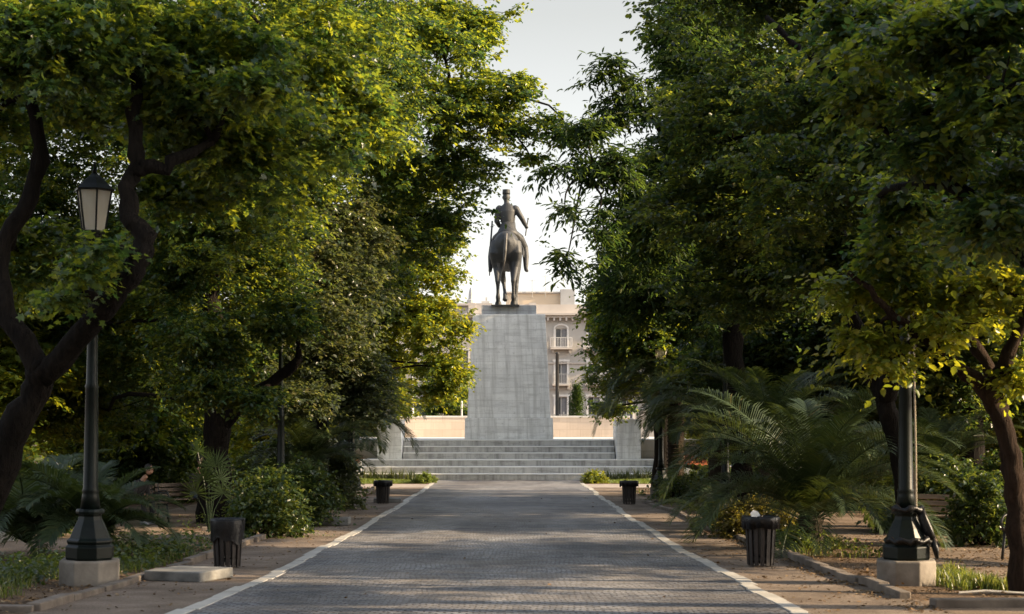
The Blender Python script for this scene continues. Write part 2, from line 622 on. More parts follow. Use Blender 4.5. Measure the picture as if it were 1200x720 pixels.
def tree(name, label, cat, group, base, stems, lobes, mat, kind='ovate', size=.1, cover=4.5, seed=1, crad=.4,
         bark_mat='bark', droop=.25, flat=.3, hang=0.0, twigs=6, per=9, limb_r=.07, tint_lo=.0, tint_hi=.9):
    """stems: list of (pts, radii) in world; lobes: (px, py, Y, rx_px, ry_px[, cover factor[, depth m]])"""
    g = np.random.default_rng(seed)
    base = Vector(base)
    root = empty(name, base, label, cat, group)
    mb = MB()
    nodes = []
    for pts, rad in stems:
        q, rr = smooth_path(pts, rad)
        q = [p + Vector(g.normal(0, .02, 3)) for p in q]
        mb.tube([p - base for p in q], [r_ * (1 + g.normal(0, .085)) for r_ in rr], 14)
        nodes += [(p, r) for p, r in zip(q, rr)]
    tall = [n for n in nodes if n[0].z > base.z + 1.2] or nodes
    Cs, Ts = [], []
    for lb in lobes:
        px, py, Y, rx, ry = lb[:5]
        cf = lb[5] if len(lb) > 5 else 1.0
        c = P(px, py, Y)
        sx, sz = rx * Y / F, ry * Y / F
        sy = lb[6] if len(lb) > 6 else max(.6, min(sx, sz * 1.4))
        A = math.pi * (sx + crad * .6) * (sz + crad * .4)
        nl = 1.25 * cover * cf * A / (LEAF_AREA[kind] * size * size * .6)
        n = max(4, int(1.35 * nl / (twigs * per)))
        q = norm(g.normal(0, 1, (n, 3))) * (g.uniform(.0, 1, (n, 1)) ** .36)
        # ragged outline: bumps and hollows, and a few outlying sprays
        ph = g.uniform(0, 6.28, 6)
        wob = (1 + .22 * np.sin(5 * q[:, 0] + 3 * q[:, 2] + ph[0]) + .2 * np.sin(6 * q[:, 2] - 4 * q[:, 1] + ph[1])) * np.where(g.uniform(0, 1, n) < .13, g.uniform(1.1, 1.35, n), 1.0)
        q = q * wob[:, None]
        shr = [max(.35 * v, v - crad * .5) for v in (sx, sy, sz)]
        C = np.array(c)[None] + q * np.array(shr)[None]
        # hollows that run through the whole crown, not along lobe borders
        hol = np.sin(2.3 * C[:, 0] + 1.1 * C[:, 1]) + np.sin(2.9 * C[:, 2] - 1.3 * C[:, 1]) + np.sin(1.7 * C[:, 0] - 2.1 * C[:, 2] + 1)
        C = C[(hol > -1.25) | (g.uniform(0, 1, n) < .35)]
        n = len(C)
        Cs.append(C)
        Ts.append(np.full(n, g.uniform(-.12, .12)))
        # limb to the lobe, twigs to its clumps
        best = min(tall, key=lambda nd: (nd[0] - c).length + (1.5 if nd[0].z > c.z + .5 else 0))
        r0 = min(best[1] * .8, limb_r)
        lp = limb(mb, best[0] - base, c - base, r0, r0 * .35, g, 7, 7, .06)
        for p in C[:: max(1, n // 14)]:
            a = min(lp, key=lambda q_: (q_ - (Vector(p) - base)).length)
            limb(mb, a, Vector(p) - base, max(.012, r0 * .3), .006, g, 4, 4, .05)
    mb.build('trunk', M[bark_mat], root, smooth=True)
    C = np.concatenate(Cs)
    ct = np.clip(g.uniform(tint_lo, tint_hi, len(C)) + np.concatenate(Ts), 0, 1)
    V, Fq, T = sprays(C - np.array(base)[None], crad, size, g, kind, twigs, per, droop, flat, hang, ct)
    if kind == 'lobed':
        # triangles hide as degenerate quads; split them
        tri = Fq[:, 2] == Fq[:, 3]
        quads, tris = Fq[~tri], Fq[tri][:, :3]
        F3 = np.concatenate([quads[:, [0, 1, 2]], quads[:, [0, 2, 3]], tris])
        T3 = np.concatenate([T[~tri], T[~tri], T[tri]])
        np_mesh('crown', V, F3, M[mat], root, T3)
    else:
        np_mesh('crown', V, Fq, M[mat], root, T)
    return root


# ------------------------------------------------------------------ the setting
ROWS = [-40, -20, -6] + [float(y) for y in np.arange(-4, 70, 1.0)] + [72, 76, 80, 86, 95, 110, 140, 200, 300, 500, 900]


def sheet(name, xs, y0, y1, lift, mat, kind='structure', xfun=None):
    rows = [y0] + [y for y in ROWS if y0 < y < y1] + [y1]
    mb = MB()
    n = len(xs)
    vs, fs = [], []
    for y in rows:
        xx = xfun(y) if xfun else xs
        vs += [(x, y, gz(y) + lift) for x in xx]
    for i in range(len(rows) - 1):
        for k in range(n - 1):
            fs.append((i * n + k, i * n + k + 1, (i + 1) * n + k + 1, (i + 1) * n + k))
    mb.add(vs, fs)
    o = mb.build(name, mat)
    for p in o.data.polygons:
        if p.normal.z < 0:
            p.flip()
    o['kind'] = kind
    return o


XL, XR = -3.2, 2.86         # avenue edges
KL, KR = -4.72, 4.3         # kerbs
sheet('ground', [-900, -200, -60, -20, 0, 20, 60, 200, 900], -40, 900, 0, M['soil'])
sheet('margin_left', [KL, XL], -6, 60.2, .008, M['margin'])
sheet('margin_right', [XR, KR], -6, 60.2, .008, M['margin'])
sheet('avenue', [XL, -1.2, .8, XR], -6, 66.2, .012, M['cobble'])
sheet('cross_path_left', [-30, XL - .005], 57.5, 61.2, .016, M['cross'])
sheet('cross_path_right', [XR + .005, 30], 57.5, 61.2, .016, M['cross'])
sheet('side_path_left', [-9.2, -7.2], 8, 57, .008, M['side_dirt'])
sheet('side_path_right', [5.9, 8.4], 8, 57, .008, M['side_dirt'])
sheet('side_entry_right', [KR + .01, 5.89], 13.2, 16.6, .008, M['side_dirt'])
sheet('side_entry_left', [-7.19, KL - .01], 29.0, 31.6, .008, M['side_dirt'])
sheet('street', [-120, 120], 104, 124, .008, M['asphalt'])
sheet('forecourt', [-30, 30], 86.5, 103, .008, M['cross'])


def edge_line(name, x, mat):
    """a line of flush edging stones, slightly uneven"""
    mb = MB()
    y = 9.0
    g = random.Random(int(x * 10))
    while y < 62.5:
        L = g.uniform(.5, .95)
        w = .17 + g.uniform(-.015, .02)
        dx = g.uniform(-.02, .02) + .035 * math.sin(y * .55 + x) + .02 * math.sin(y * 1.7)
        h = .02 + g.uniform(-.004, .004)
        y2 = y + L - .014
        z0, z1 = gz(y) - .02, gz(y2) - .02
        x0, x1 = x - w / 2 + dx, x + w / 2 + dx
        vs = [(x0, y, z0), (x1, y, z0), (x1, y2, z1), (x0, y2, z1)]
        vs += [(a, b, c + .02 + h) for a, b, c in vs]
        mb.add(vs, [(3, 2, 1, 0), (4, 5, 6, 7), (0, 1, 5, 4), (1, 2, 6, 5), (2, 3, 7, 6), (3, 0, 4, 7)])
        y += L
    o = mb.build(name, mat, bevel=.006)
    o['kind'] = 'structure'


edge_line('edging_left', XL, M['edge_stone'])
edge_line('edging_right', XR, M['edge_stone'])


def kerb(name, path, mat, w=.14, h=.1, seed=3):
    g = random.Random(seed)
    mb = MB()
    for (xa, ya), (xb, yb) in zip(path[:-1], path[1:]):
        L = math.hypot(xb - xa, yb - ya)
        n = max(1, int(L / 1.05))
        for i in range(n):
            if g.random() < .05:
                continue
            t0, t1 = i / n, (i + 1) / n - .015 / L * 1.5
            p, q = (xa + (xb - xa) * t0, ya + (yb - ya) * t0), (xa + (xb - xa) * t1, ya + (yb - ya) * t1)
            c = ((p[0] + q[0]) / 2 + g.uniform(-.025, .025), (p[1] + q[1]) / 2)
            l = math.hypot(q[0] - p[0], q[1] - p[1])
            hh = h + g.uniform(-.03, .02)
            a = math.atan2(q[1] - p[1], q[0] - p[0]) + g.uniform(-.02, .02)
            sl = math.atan2(gz(q[1]) - gz(p[1]), l)
            rot = Matrix.Rotation(a, 3, 'Z') @ Matrix.Rotation(-sl + g.uniform(-.01, .01), 3, 'Y')
            mb.box((c[0], c[1], gz(c[1]) + hh / 2 - .04), (l, w + g.uniform(-.015, .015), hh + .08), rot=rot)
    o = mb.build(name, mat, bevel=.015)
    o['kind'] = 'structure'
    return o


kerb('kerb_left', [(-7.3, 15.0), (-4.72, 15.2), (KL, 18.9), (KL, 20.7)], M['kerb_stone'], seed=1)
kerb('kerb_left', [(KL, 21.2), (KL, 29)], M['kerb_stone'], seed=2)
kerb('kerb_left', [(-6.4, 31.7), (KL, 31.8), (KL, 44), (-5.1, 57)], M['kerb_stone'], seed=3)
kerb('kerb_right', [(KR, 16.7), (KR, 31.0), (4.2, 40), (3.9, 45)], M['kerb_stone'], seed=4)
kerb('kerb_right', [(3.9, 45), (5.0, 46.0)], M['kerb_stone'], seed=6)
kerb('kerb_right', [(4.25, 15.6), (7.6, 15.9)], M['kerb_stone'], .16, .09, seed=5)
kerb('side_kerb', [(-9.4, 12), (-9.4, 34)], M['concrete'], .3, .22, seed=7)

# ------------------------------------------------------------------ monument
MX = -.14
zt = [gz(66) + .287 * k for k in range(0, 7)]
ST = empty('monument_steps', (MX, 66, gz(66)), 'wide grey stone steps rising to the platform of the monument', 'steps')
ys = [66, 66.95, 67.9, 68.85, 69.3, 69.75]
for k in range(6):
    mb = MB()
    hw = 6.6 if k < 3 else 4.75
    yb = 69.9 if k < 3 else 70.2
    z0 = zt[k] - gz(66)
    zz = zt[k + 1] - gz(66)
    lo = -.1 if k == 0 else z0 - .002
    mb.box((0, (ys[k] + yb) / 2 - 66, (lo + zz) / 2), (hw * 2, yb - ys[k], zz - lo))
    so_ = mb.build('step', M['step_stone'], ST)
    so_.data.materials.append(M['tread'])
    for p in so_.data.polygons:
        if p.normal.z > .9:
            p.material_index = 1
    nb = MB()
    nb.box((0, ys[k] - 66 - .006, zz - .022), (hw * 2 + .02, .03, .044))
    nb.build('nosing', M['tread'], so_, bevel=.012)  # pale edge strip draws the bright sky-lit tread line in colour
mb = MB()
PT = zt[6]
mb.box((0, 4.22 + 9, (PT + gz(66)) / 2 - gz(66) - .05), (17.5, 18 - .02, PT - gz(66) + .1))
pl = mb.build('platform', M['pale_stone'], ST, bevel=.015)

for sx, lab in ((-1, 'grey marble end block at the palm frond beside the left of the steps'), (1, 'grey marble end block right of the steps behind the drooping palm')):
    pr = empty('end_block', (MX + sx * 5.35, 69.0, zt[3]), lab, 'end block', 'marble end blocks flanking the steps')
    mb = MB()
    mb.box((0, .75, .85), (1.1, 2.2, 1.7))
    mb.build('block', M['marble'], pr, bevel=.02)
    MB().box((0, .75, 1.74), (1.16, 2.26, .08)).build('coping', M['pale_stone'], pr, bevel=.015)

# curved parapet behind the pedestal
ex = empty('parapet_wall', (MX, 86, PT), 'low curved warm sun-tinted stone parapet at the back of the platform', 'wall')
mb, mc = MB(), MB()
n = 28
cy, rad, ang = -70, 70, math.asin(6.7 / 70)
for i in range(n):
    a0, a1 = -ang + 2 * ang * i / n, -ang + 2 * ang * (i + 1) / n
    for B, r0, r1, z0, z1 in ((mb, rad, rad + .45, 0, 1.1), (mc, rad - .05, rad + .5, 1.1, 1.2)):
        vs = []
        for z in (z0, z1):
            for a, r in ((a0, r0), (a1, r0), (a1, r1), (a0, r1)):
                vs.append((r * math.sin(a), cy + r * math.cos(a), z))
        fs = [(0, 1, 5, 4), (2, 3, 7, 6), (4, 5, 6, 7), (3, 2, 1, 0)]
        if i == 0:
            fs.append((3, 0, 4, 7))
        if i == n - 1:
            fs.append((1, 2, 6, 5))
        B.add(vs, fs)
mb.build('wall', M['warm_stone'], ex)
mc.build('coping', M['pale_stone'], ex)

# pedestal
pd = empty('monument_pedestal', (MX, 74, PT), 'tall tapering grey marble pedestal carrying the bronze rider', 'pedestal')


def frustum(mb, hx0, hy0, z0, hx1, hy1, z1):
    vs = [(-hx0, -hy0, z0), (hx0, -hy0, z0), (hx0, hy0, z0), (-hx0, hy0, z0), (-hx1, -hy1, z1), (hx1, -hy1, z1), (hx1, hy1, z1), (-hx1, hy1, z1)]
    mb.add(vs, [(3, 2, 1, 0), (4, 5, 6, 7), (0, 1, 5, 4), (1, 2, 6, 5), (2, 3, 7, 6), (3, 0, 4, 7)])


zb = CZ + (500 - 490) / 25.35 - PT
zs = CZ + (500 - 368) / 25.35 - PT
zc = CZ + (500 - 356.5) / 25.35 - PT
mb = MB()
frustum(mb, 2.05, 3.1, 0, 2.03, 3.08, zb)
mb.build('base_course', M['marble'], pd, bevel=.015)
mb = MB()
frustum(mb, 1.93, 2.97, zb + .002, 1.68, 2.75, zs)
mb.build('shaft', M['marble'], pd, bevel=.02)
mb = MB()
mb.box((0, 0, (zs + zc) / 2 + .001), (2.56, 4.6, zc - zs))
mb.build('cap', M['marble_cap'], pd, bevel=.015)
TOP = PT + zc

# ------------------------------------------------------------------ rider (built life size, doubled)
K = 2.1
sr = empty('equestrian_statue', (-.2, 73.6, TOP), 'dark bronze statue of a capped rider on a walking horse, seen from behind', 'statue')
sr.rotation_euler = (0, 0, R(-3))
sr.scale = (K, K, K)
VX = .02
mb = MB()
mb.tube([(0, -.97, 1.36), (0, -.9, 1.37), (0, -.74, 1.35), (0, -.48, 1.30), (0, -.15, 1.23), (0, .2, 1.22), (0, .5, 1.27), (0, .72, 1.32), (0, .86, 1.34)],
        [(.1, .12), (.225, .25), (.3, .34), (.315, .36), (.33, .36), (.32, .37), (.3, .39), (.23, .33), (.1, .16)], 20)
mb.tube([(0, .55, 1.42), (0, .72, 1.62), (.02, .88, 1.85), (.03, 1.0, 2.05), (.03, 1.1, 2.12)], [(.17, .3), (.14, .24), (.12, .19), (.1, .15), (.08, .1)], 14)
mb.tube([(.03, 1.02, 2.1), (.03, 1.16, 2.02), (.03, 1.32, 1.83), (.03, 1.44, 1.66), (.03, 1.48, 1.6)], [(.085, .12), (.09, .14), (.07, .1), (.06, .08), (.04, .05)], 12)
for s in (-1, 1):
    mb.tube([(.03 + s * .06, 1.05, 2.16), (.03 + s * .07, 1.06, 2.24), (.03 + s * .07, 1.08, 2.3)], [.035, .03, .008], 8)
# hind legs: buttock, stifle, hock, cannon, fetlock, hoof
for s, dy, kb in ((-1, .0, 0), (1, -.1, 0)):
    x = s * .19
    mb.tube([(x * .8, -.62, 1.38), (x * 1.0, -.7, 1.15), (x * 1.02, -.62 + dy * .4, .97), (x * .98, -.68 + dy * .7, .78), (x * .95, -.83 + dy, .60), (x * .93, -.88 + dy, .52)],
            [(.18, .26), (.165, .25), (.13, .2), (.09, .135), (.062, .085), (.058, .08)], 12)
    mb.tube([(x * .93, -.88 + dy, .55), (x * .92, -.86 + dy, .42), (x * .92, -.84 + dy, .28), (x * .92, -.82 + dy, .18), (x * .92, -.78 + dy, .11), (x * .92, -.75 + dy, .06)],
            [(.056, .075), (.043, .054), (.04, .048), (.056, .064), (.047, .054), (.056, .066)], 10)
    mb.tube([(x * .92, -.75 + dy, .09), (x * .92, -.73 + dy, .0)], [(.066, .075), (.088, .1)], 10)
# raised left fore, planted right fore
mb.tube([(-.17, .56, 1.2), (-.18, .56, 1.0), (-.165, .7, .82), (-.15, .86, .7)], [(.12, .2), (.1, .14), (.075, .09), (.068, .075)], 10)
mb.tube([(-.15, .86, .72), (-.13, .78, .58), (-.11, .68, .44), (-.1, .6, .36)], [.06, .045, .042, .055], 10)
mb.tube([(-.1, .6, .37), (-.095, .56, .3), (-.09, .52, .22)], [.048, .055, .07], 10)
mb.tube([(.17, .58, 1.2), (.175, .6, 1.0), (.165, .6, .78), (.16, .61, .62), (.155, .6, .55), (.15, .6, .3), (.15, .6, .16), (.15, .65, .07), (.15, .67, 0)],
        [(.12, .2), (.1, .15), (.075, .095), (.06, .07), (.065, .07), (.045, .05), (.06, .062), (.055, .06), (.085, .095)], 10)
horse = mb.build('horse', M['bronze'], sr, remesh=.022, smooth_it=3)
mb = MB()
mb.tube([(.02, -.93, 1.58), (.02, -1.02, 1.57), (.015, -1.08, 1.46), (.0, -1.09, 1.2), (-.02, -1.07, .98), (-.04, -1.03, .8)],
        [.03, .035, .036, .042, .032, .008], 12)
mb.build('tail', M['bronze_pale'], horse, remesh=.015, smooth_it=2)
mb = MB()
mb.tube([(0, .5, 1.74), (.0, .68, 1.9), (.02, .82, 2.06), (.03, .95, 2.2)], [(.03, .07), (.035, .09), (.035, .08), (.03, .05)], 8)
mb.build('mane', M['bronze'], horse, remesh=.015, smooth_it=1)
# saddle cloth
mb = MB()
pts = []
for i in range(13):
    a = R(-100 + 200 * i / 12)
    pts.append((.375 * math.sin(a), 1.25 + .40 * math.cos(a)))
inner = [(x * .97, z - .012) for x, z in reversed(pts)]
mb.prism(pts + inner, -.38, .32)
mb.build('saddle_cloth', M['bronze'], sr)
# rider body
mb = MB()
mb.tube([(0, -.04, 1.6), (0, -.05, 1.75), (0, -.05, 1.9), (-.005, -.05, 2.05), (-.01, -.05, 2.2), (-.015, -.045, 2.31), (-.02, -.04, 2.38)],
        [(.18, .17), (.165, .15), (.138, .12), (.165, .135), (.195, .14), (.165, .105), (.075, .08)], 18)
for s in (-1, 1):
    mb.ball((s * .18 - .012, -.045, 2.27), (.075, .085, .08))
mb.tube([(-.02, -.04, 2.33), (-.03, -.025, 2.46)], [.066, .062], 12)
mb.ball((-.035, .0, 2.54), (.082, .1, .12), 16, 12)
mb.ball((-.04, .1, 2.52), (.016, .025, .025), 8, 6)
for s in (-1, 1):
    mb.ball((-.035 + s * .083, -.01, 2.53), (.014, .026, .034), 8, 6)
# left arm to the reins
mb.tube([(-.2, -.045, 2.28), (-.235, -.06, 2.12), (-.25, -.06, 1.98), (-.2, .1, 1.9), (-.1, .27, 1.9)], [.078, .068, .062, .054, .042], 12)
mb.ball((-.08, .31, 1.9), (.045, .055, .045))
# right arm held out, hand on the baton
mb.tube([(.18, -.045, 2.28), (.262, -.05, 2.14), (.325, -.04, 2.04), (.37, .03, 1.95), (.405, .09, 1.89)], [.078, .068, .06, .052, .042], 12)
mb.ball((.415, .11, 1.865), (.04, .05, .045))
for i in range(4):
    mb.tube([(.44, .075 + i * .025, 1.885), (.46, .075 + i * .025, 1.86), (.44, .075 + i * .025, 1.835)], [.013, .014, .012], 6)
# legs astride
for s in (-1, 1):
    mb.tube([(s * .1, -.02, 1.68), (s * .26, .16, 1.6), (s * .37, .33, 1.42)], [.14, .115, .085], 14)
    mb.tube([(s * .37, .33, 1.44), (s * .4, .25, 1.2), (s * .405, .17, 1.0), (s * .405, .14, .93)], [.082, .075, .058, .05], 12)
    mb.tube([(s * .405, .1, .91), (s * .415, .2, .885), (s * .43, .32, .875)], [(.045, .045), (.048, .04), (.035, .028)], 10)
rider = mb.build('rider', M['bronze'], sr, remesh=.016, smooth_it=2)
mb = MB()   # coat skirt over the cantle
mb.tube([(0, -.05, 1.94), (0, -.06, 1.84), (0, -.1, 1.7), (0, -.14, 1.58)], [(.145, .13), (.18, .165), (.24, .24), (.29, .3)], 20)
mb.build('coat_skirt', M['bronze'], rider, smooth=True)
mb = MB()
mb.lathe([(.147, -.02), (.151, 0), (.147, .025)], 20, (0, -.05, 1.92), sy=.82)
mb.build('belt', M['bronze'], rider, smooth=True)
mb = MB()   # flat topped cap with visor
mb.lathe([(.088, 0), (.09, .03), (.085, .09), (.088, .105), (.03, .11)], 20, (-.035, -.005, 2.6), sy=1.12)
mb.tube([(-.035, .08, 2.6), (-.035, .14, 2.585)], [(.07, .008), (.05, .006)], 10)
mb.build('cap', M['bronze'], rider, smooth=True)
mb = MB()
mb.tube([(.4, .06, 1.66), (.425, .1, 1.85), (.455, .14, 2.04)], .014, 8)
mb.ball((.457, .143, 2.06), .022, 8, 6)
mb.build('baton', M['bronze'], rider)
mb = MB()
mb.tube([(-.36, .05, 2.0), (-.365, -.0, 1.85), (-.39, -.12, 1.4), (-.4, -.2, 1.1), (-.4, -.26, .72)], [.018, .02, .022, .02, .012], 8)
mb.tube([(-.40, .05, 1.87), (-.33, .05, 1.87)], .012, 6)
mb.build('sabre', M['bronze'], rider)
mb = MB()
for s in (-1, 1):
    mb.tube([(s * .05 - .08, .32, 1.89), (s * .12, .7, 1.93), (.03 + s * .08, 1.3, 1.78)], .008, 6)
mb.build('reins', M['bronze'], sr)
MB().box((.0, -.05, -.012), (.62, 2.0, .03)).build('plinth', M['bronze'], sr)

# ------------------------------------------------------------------ street lamps
OCT = R(22.5)


def make_lamp(label):
    r = empty('street_lamp', (0, 0, 0), label, 'street lamp', 'street lamps along the avenue')
    MB().lathe([(.375, -.1), (.375, .29), (.36, .31)], 8, ph=OCT).build('plinth', M['plinth'], r, bevel=.012)
    mb = MB()
    mb.lathe([(.29, .312), (.3, .34), (.3, .47), (.27, .5), (.285, .53), (.285, .55), (.25, .575), (.205, .69), (.15, .8), (.14, .84), (.15, .87)], 8, ph=OCT)
    mb.lathe([(.17, .87), (.175, .9), (.16, .93)], 16)
    mb.build('base', M['iron'], r, bevel=.006)
    mb = MB()
    mb.lathe([(.12, .93), (.1, 1.1), (.094, 1.13), (.104, 1.15), (.09, 1.18), (.076, 2.4), (.085, 2.43), (.07, 2.47), (.05, 3.85), (.075, 3.88), (.05, 3.93), (.05, 4.22), (.09, 4.27), (.1, 4.31)], 14)
    mb.build('pole', M['iron'], r, smooth=True)
    # hexagonal lantern, wider at the top
    z0, z1 = 4.33, 4.84
    r0, r1 = .145, .22
    lan = MB()
    for k in range(6):
        a = R(60 * k + 30)
        lan.tube([(r0 * math.cos(a), r0 * math.sin(a), z0), (r1 * math.cos(a), r1 * math.sin(a), z1)], .012, 6)
    lan.lathe([(.135, z0 - .03), (.145, z0 - .01), (.14, z0 + .012)], 6, ph=R(30))
    lan = lan.build('lantern_frame', M['iron'], r)
    gl = MB()
    for k in range(6):
        a, b_ = R(60 * k + 30), R(60 * k + 90)
        s = .965
        gl.add([(r0 * s * math.cos(a), r0 * s * math.sin(a), z0 + .012), (r0 * s * math.cos(b_), r0 * s * math.sin(b_), z0 + .012),
                (r1 * s * math.cos(b_), r1 * s * math.sin(b_), z1), (r1 * s * math.cos(a), r1 * s * math.sin(a), z1)], [(0, 1, 2, 3)])
    gl.build('glass', M['lantern_glass'], lan)
    rf = MB()
    rf.lathe([(.25, z1 - .015), (.255, z1 + .005), (.18, z1 + .07), (.1, z1 + .15), (.05, z1 + .19), (.03, z1 + .21)], 6, ph=R(30))
    rf.lathe([(.02, z1 + .205), (.035, z1 + .235), (.02, z1 + .26), (.012, z1 + .29), (.02, z1 + .305), (.004, z1 + .34)], 10)
    rf.build('roof', M['iron'], lan)
    MB().lathe([(.03, z0), (.035, z0 + .1), (.055, z0 + .18), (.05, z0 + .26), (.02, z0 + .3)], 12).build('bulb', M['bulb'], lan, smooth=True)
    return r


lamps = [(-5.2, 18.9, .02, 'street lamp at the left bed by the near bin, its lantern under the leaning trunk'),
         (4.85, 18.9, -.008, 'street lamp on the right with a black bag wrapped round its base'),
         (-5.25, 34.9, .0, 'street lamp behind the left shrubs, second along the avenue'),
         (4.85, 34.9, .0, 'street lamp hidden by the low right palm, second along the avenue'),
         (-5.25, 50.5, .0, 'street lamp behind the left palm, nearest the steps on that side'),
         (4.9, 50.5, .0, 'street lamp beside the right palm trunk, nearest the steps on that side')]
lp0 = None
for x, y, tl, lab in lamps:
    if lp0 is None:
        o = lp0 = make_lamp(lab)
    else:
        o = copy_tree(lp0)
    o['label'] = lab
    o.location = (x, y, gz(y))
    o.rotation_euler = (0, tl, R(7 * x))

# cable running up the right lamp and the bag wrapped round it
rl = Vector((4.85, 18.9, gz(18.9)))
mb = MB()
mb.tube([rl + Vector((.09, -.13, .95)), rl + Vector((.085, -.13, 1.6)), rl + Vector((.07, -.125, 2.4)), rl + Vector((.06, -.11, 3.4))], .012, 6)
o = mb.build('cable', M['rope'])
tag(o, 'pale cable hanging down the pole of the right street lamp', 'cable')
g = np.random.default_rng(5)
mb = MB()
q = []
for i in range(15):
    a = R(-160 + 250 * i / 14)
    q.append(rl + Vector((.19 * math.cos(a), .19 * math.sin(a), .93 + .02 * math.sin(i * 1.7))))
mb.tube(q, [.036 + .012 * math.sin(i * 2.1) for i in range(15)], 8)
mb.tube([rl + Vector((.14, -.12, .94)), rl + Vector((.175, -.14, .8)), rl + Vector((.22, -.16, .68)), rl + Vector((.27, -.18, .56))], [(.035, .05), (.03, .06), (.035, .065), (.03, .05)], 8)
q = []
for i in range(13):
    a = R(-150 + 130 * i / 12)
    q.append(rl + Vector((.31 * math.cos(a), .31 * math.sin(a), .55 + .025 * math.sin(i * 2.3))))
mb.tube(q, [.032 + .01 * math.sin(i * 2.9) for i in range(13)], 8)
mb.tube([rl + Vector((.27, -.18, .57)), rl + Vector((.31, -.2, .44)), rl + Vector((.325, -.2, .33))], [(.025, .035), (.03, .04), (.012, .02)], 8)
o = mb.build('plastic_bag', M['bag'], smooth=True)
tag(o, 'black plastic bag twisted around the base of the right street lamp', 'plastic bag')

# ------------------------------------------------------------------ litter bins


def make_bin(label):
    r = empty('litter_bin', (0, 0, 0), label, 'litter bin', 'slatted litter bins beside the avenue')
    n = 14
    sl = MB()
    for k in range(n):
        a = 2 * math.pi * k / n
        c, s = math.cos(a), math.sin(a)
        rot = Matrix.Rotation(a, 3, 'Z') @ Matrix.Rotation(R(-3.2), 3, 'Y')
        sl.box((.195 * c, .195 * s, .345), (.022, .055, .65), rot=Matrix.Rotation(a, 3, 'Z') @ Matrix.Rotation(R(3.2), 3, 'Y'))
    sl.build('slats', M['bin_slat'], r)
    for z, rr in ((.12, .178), (.36, .192), (.6, .205)):
        mb = MB()
        pts = [(rr * math.cos(2 * math.pi * i / 24), rr * math.sin(2 * math.pi * i / 24)) for i in range(24)]
        vs, fs = [], []
        for x, y in pts:
            for q_, zz in ((1, -.014), (1.05, -.014), (1.05, .014), (1, .014)):
                vs.append((x * q_ * .93, y * q_ * .93, z + zz))
        for i in range(24):
            j = (i + 1) % 24
            for k in range(4):
                l = (k + 1) % 4
                fs.append((i * 4 + k, i * 4 + l, j * 4 + l, j * 4 + k))
        mb.add(vs, fs)
        mb.build('hoop', M['black_iron'], r)
    MB().lathe([(.165, .17), (.186, .66)], 20).build('inner_can', M['black_iron'], r, smooth=False)
    MB().lathe([(.172, .09), (.176, .11)], 20).build('bottom', M['black_iron'], r)
    return r


def make_bag(label, low, wide, seed):
    """bin liner folded over the rim, crumpled"""
    g = np.random.default_rng(seed)
    n = 40
    prof = [(.17, .6), (.178, .64), (.187, .66), (.215, .72), (.245, .715), (.25, .68), (.245, .55), (.235, low + .1), (.232, low)]
    vs, fs = [], []
    ph = g.uniform(0, 6, 6)
    for j, (r, z) in enumerate(prof):
        for k in range(n):
            a = 2 * math.pi * k / n
            w = 0 if j < 3 else .004 + .0022 * j
            rr = r * (wide if j > 2 else 1) + w * (.5 * math.sin(5 * a + ph[0]) + .5 * math.sin(11 * a + ph[1] + j) + .3 * math.sin(17 * a + ph[2] + j * .6))
            dz = 0
            if j >= 6:
                dz = (.035 * math.sin(3 * a + ph[3]) + .03 * math.sin(7 * a + ph[4])) * (j - 5) / 3
            vs.append((rr * math.cos(a), rr * math.sin(a), z + dz))
    for j in range(len(prof) - 1):
        for k in range(n):
            a, b_ = j * n + k, j * n + (k + 1) % n
            fs.append((a, b_, b_ + n, a + n))
    mb = MB().add(vs, fs)
    o = mb.build('bin_liner', M['bag'], smooth=True)
    return tag(o, label, 'bin liner', 'black liners hung in the litter bins')


bins = [(-4.02, 21.7, .97, .4, 1.0, 'brown slatted litter bin at the near left, beside the long concrete slab', 'black liner over the near left bin, slats bare below it'),
        (3.56, 22.0, 1.0, .6, 1.08, 'dark slatted litter bin at the near right kerb', 'black liner turned over the rim of the near right bin'),
        (-3.75, 44.6, .95, .6, 1.16, 'small far litter bin left of the avenue, before the bright lawn', 'black liner over the far left bin by the lawn'),
        (3.38, 44.3, .95, .6, 1.16, 'small far litter bin right of the avenue, before the palms', 'black liner over the far right bin by the palms')]
b0 = None
for i, (x, y, sc, low, wd, la, lb) in enumerate(bins):
    if b0 is None:
        o = b0 = make_bin(la)
    else:
        o = copy_tree(b0)
    o['label'] = la
    o.location = (x, y, gz(y) + .01)
    o.rotation_euler = (0, 0, i * 1.1)
    o.scale = (sc, sc, sc)
    lb_ = make_bag(lb, low, wd, 10 + i)
    lb_.location = (x, y, gz(y) + .01)
    lb_.scale = (sc, sc, sc)
mb = MB()
mb.add([(0, 0, 0), (.08, .02, .01), (.14, .0, -.02), (.02, .05, .13), (.09, .06, .1), (.13, .03, .03), (-.03, .02, .08)], [(0, 1, 4, 3), (1, 2, 5, 4), (0, 3, 6)])
o = mb.build('paper_scrap', M['paper'], loc=(3.43, 21.9, gz(22) + .69))
tag(o, 'white crumpled paper sticking out of the near right bin', 'paper')
mb = MB()
mb.add([(0, 0, 0), (.06, -.02, .03), (.1, -.01, -.02), (.02, -.03, -.1), (.07, -.03, -.08), (.11, .0, -.05)], [(0, 1, 4, 3), (1, 2, 5, 4)])

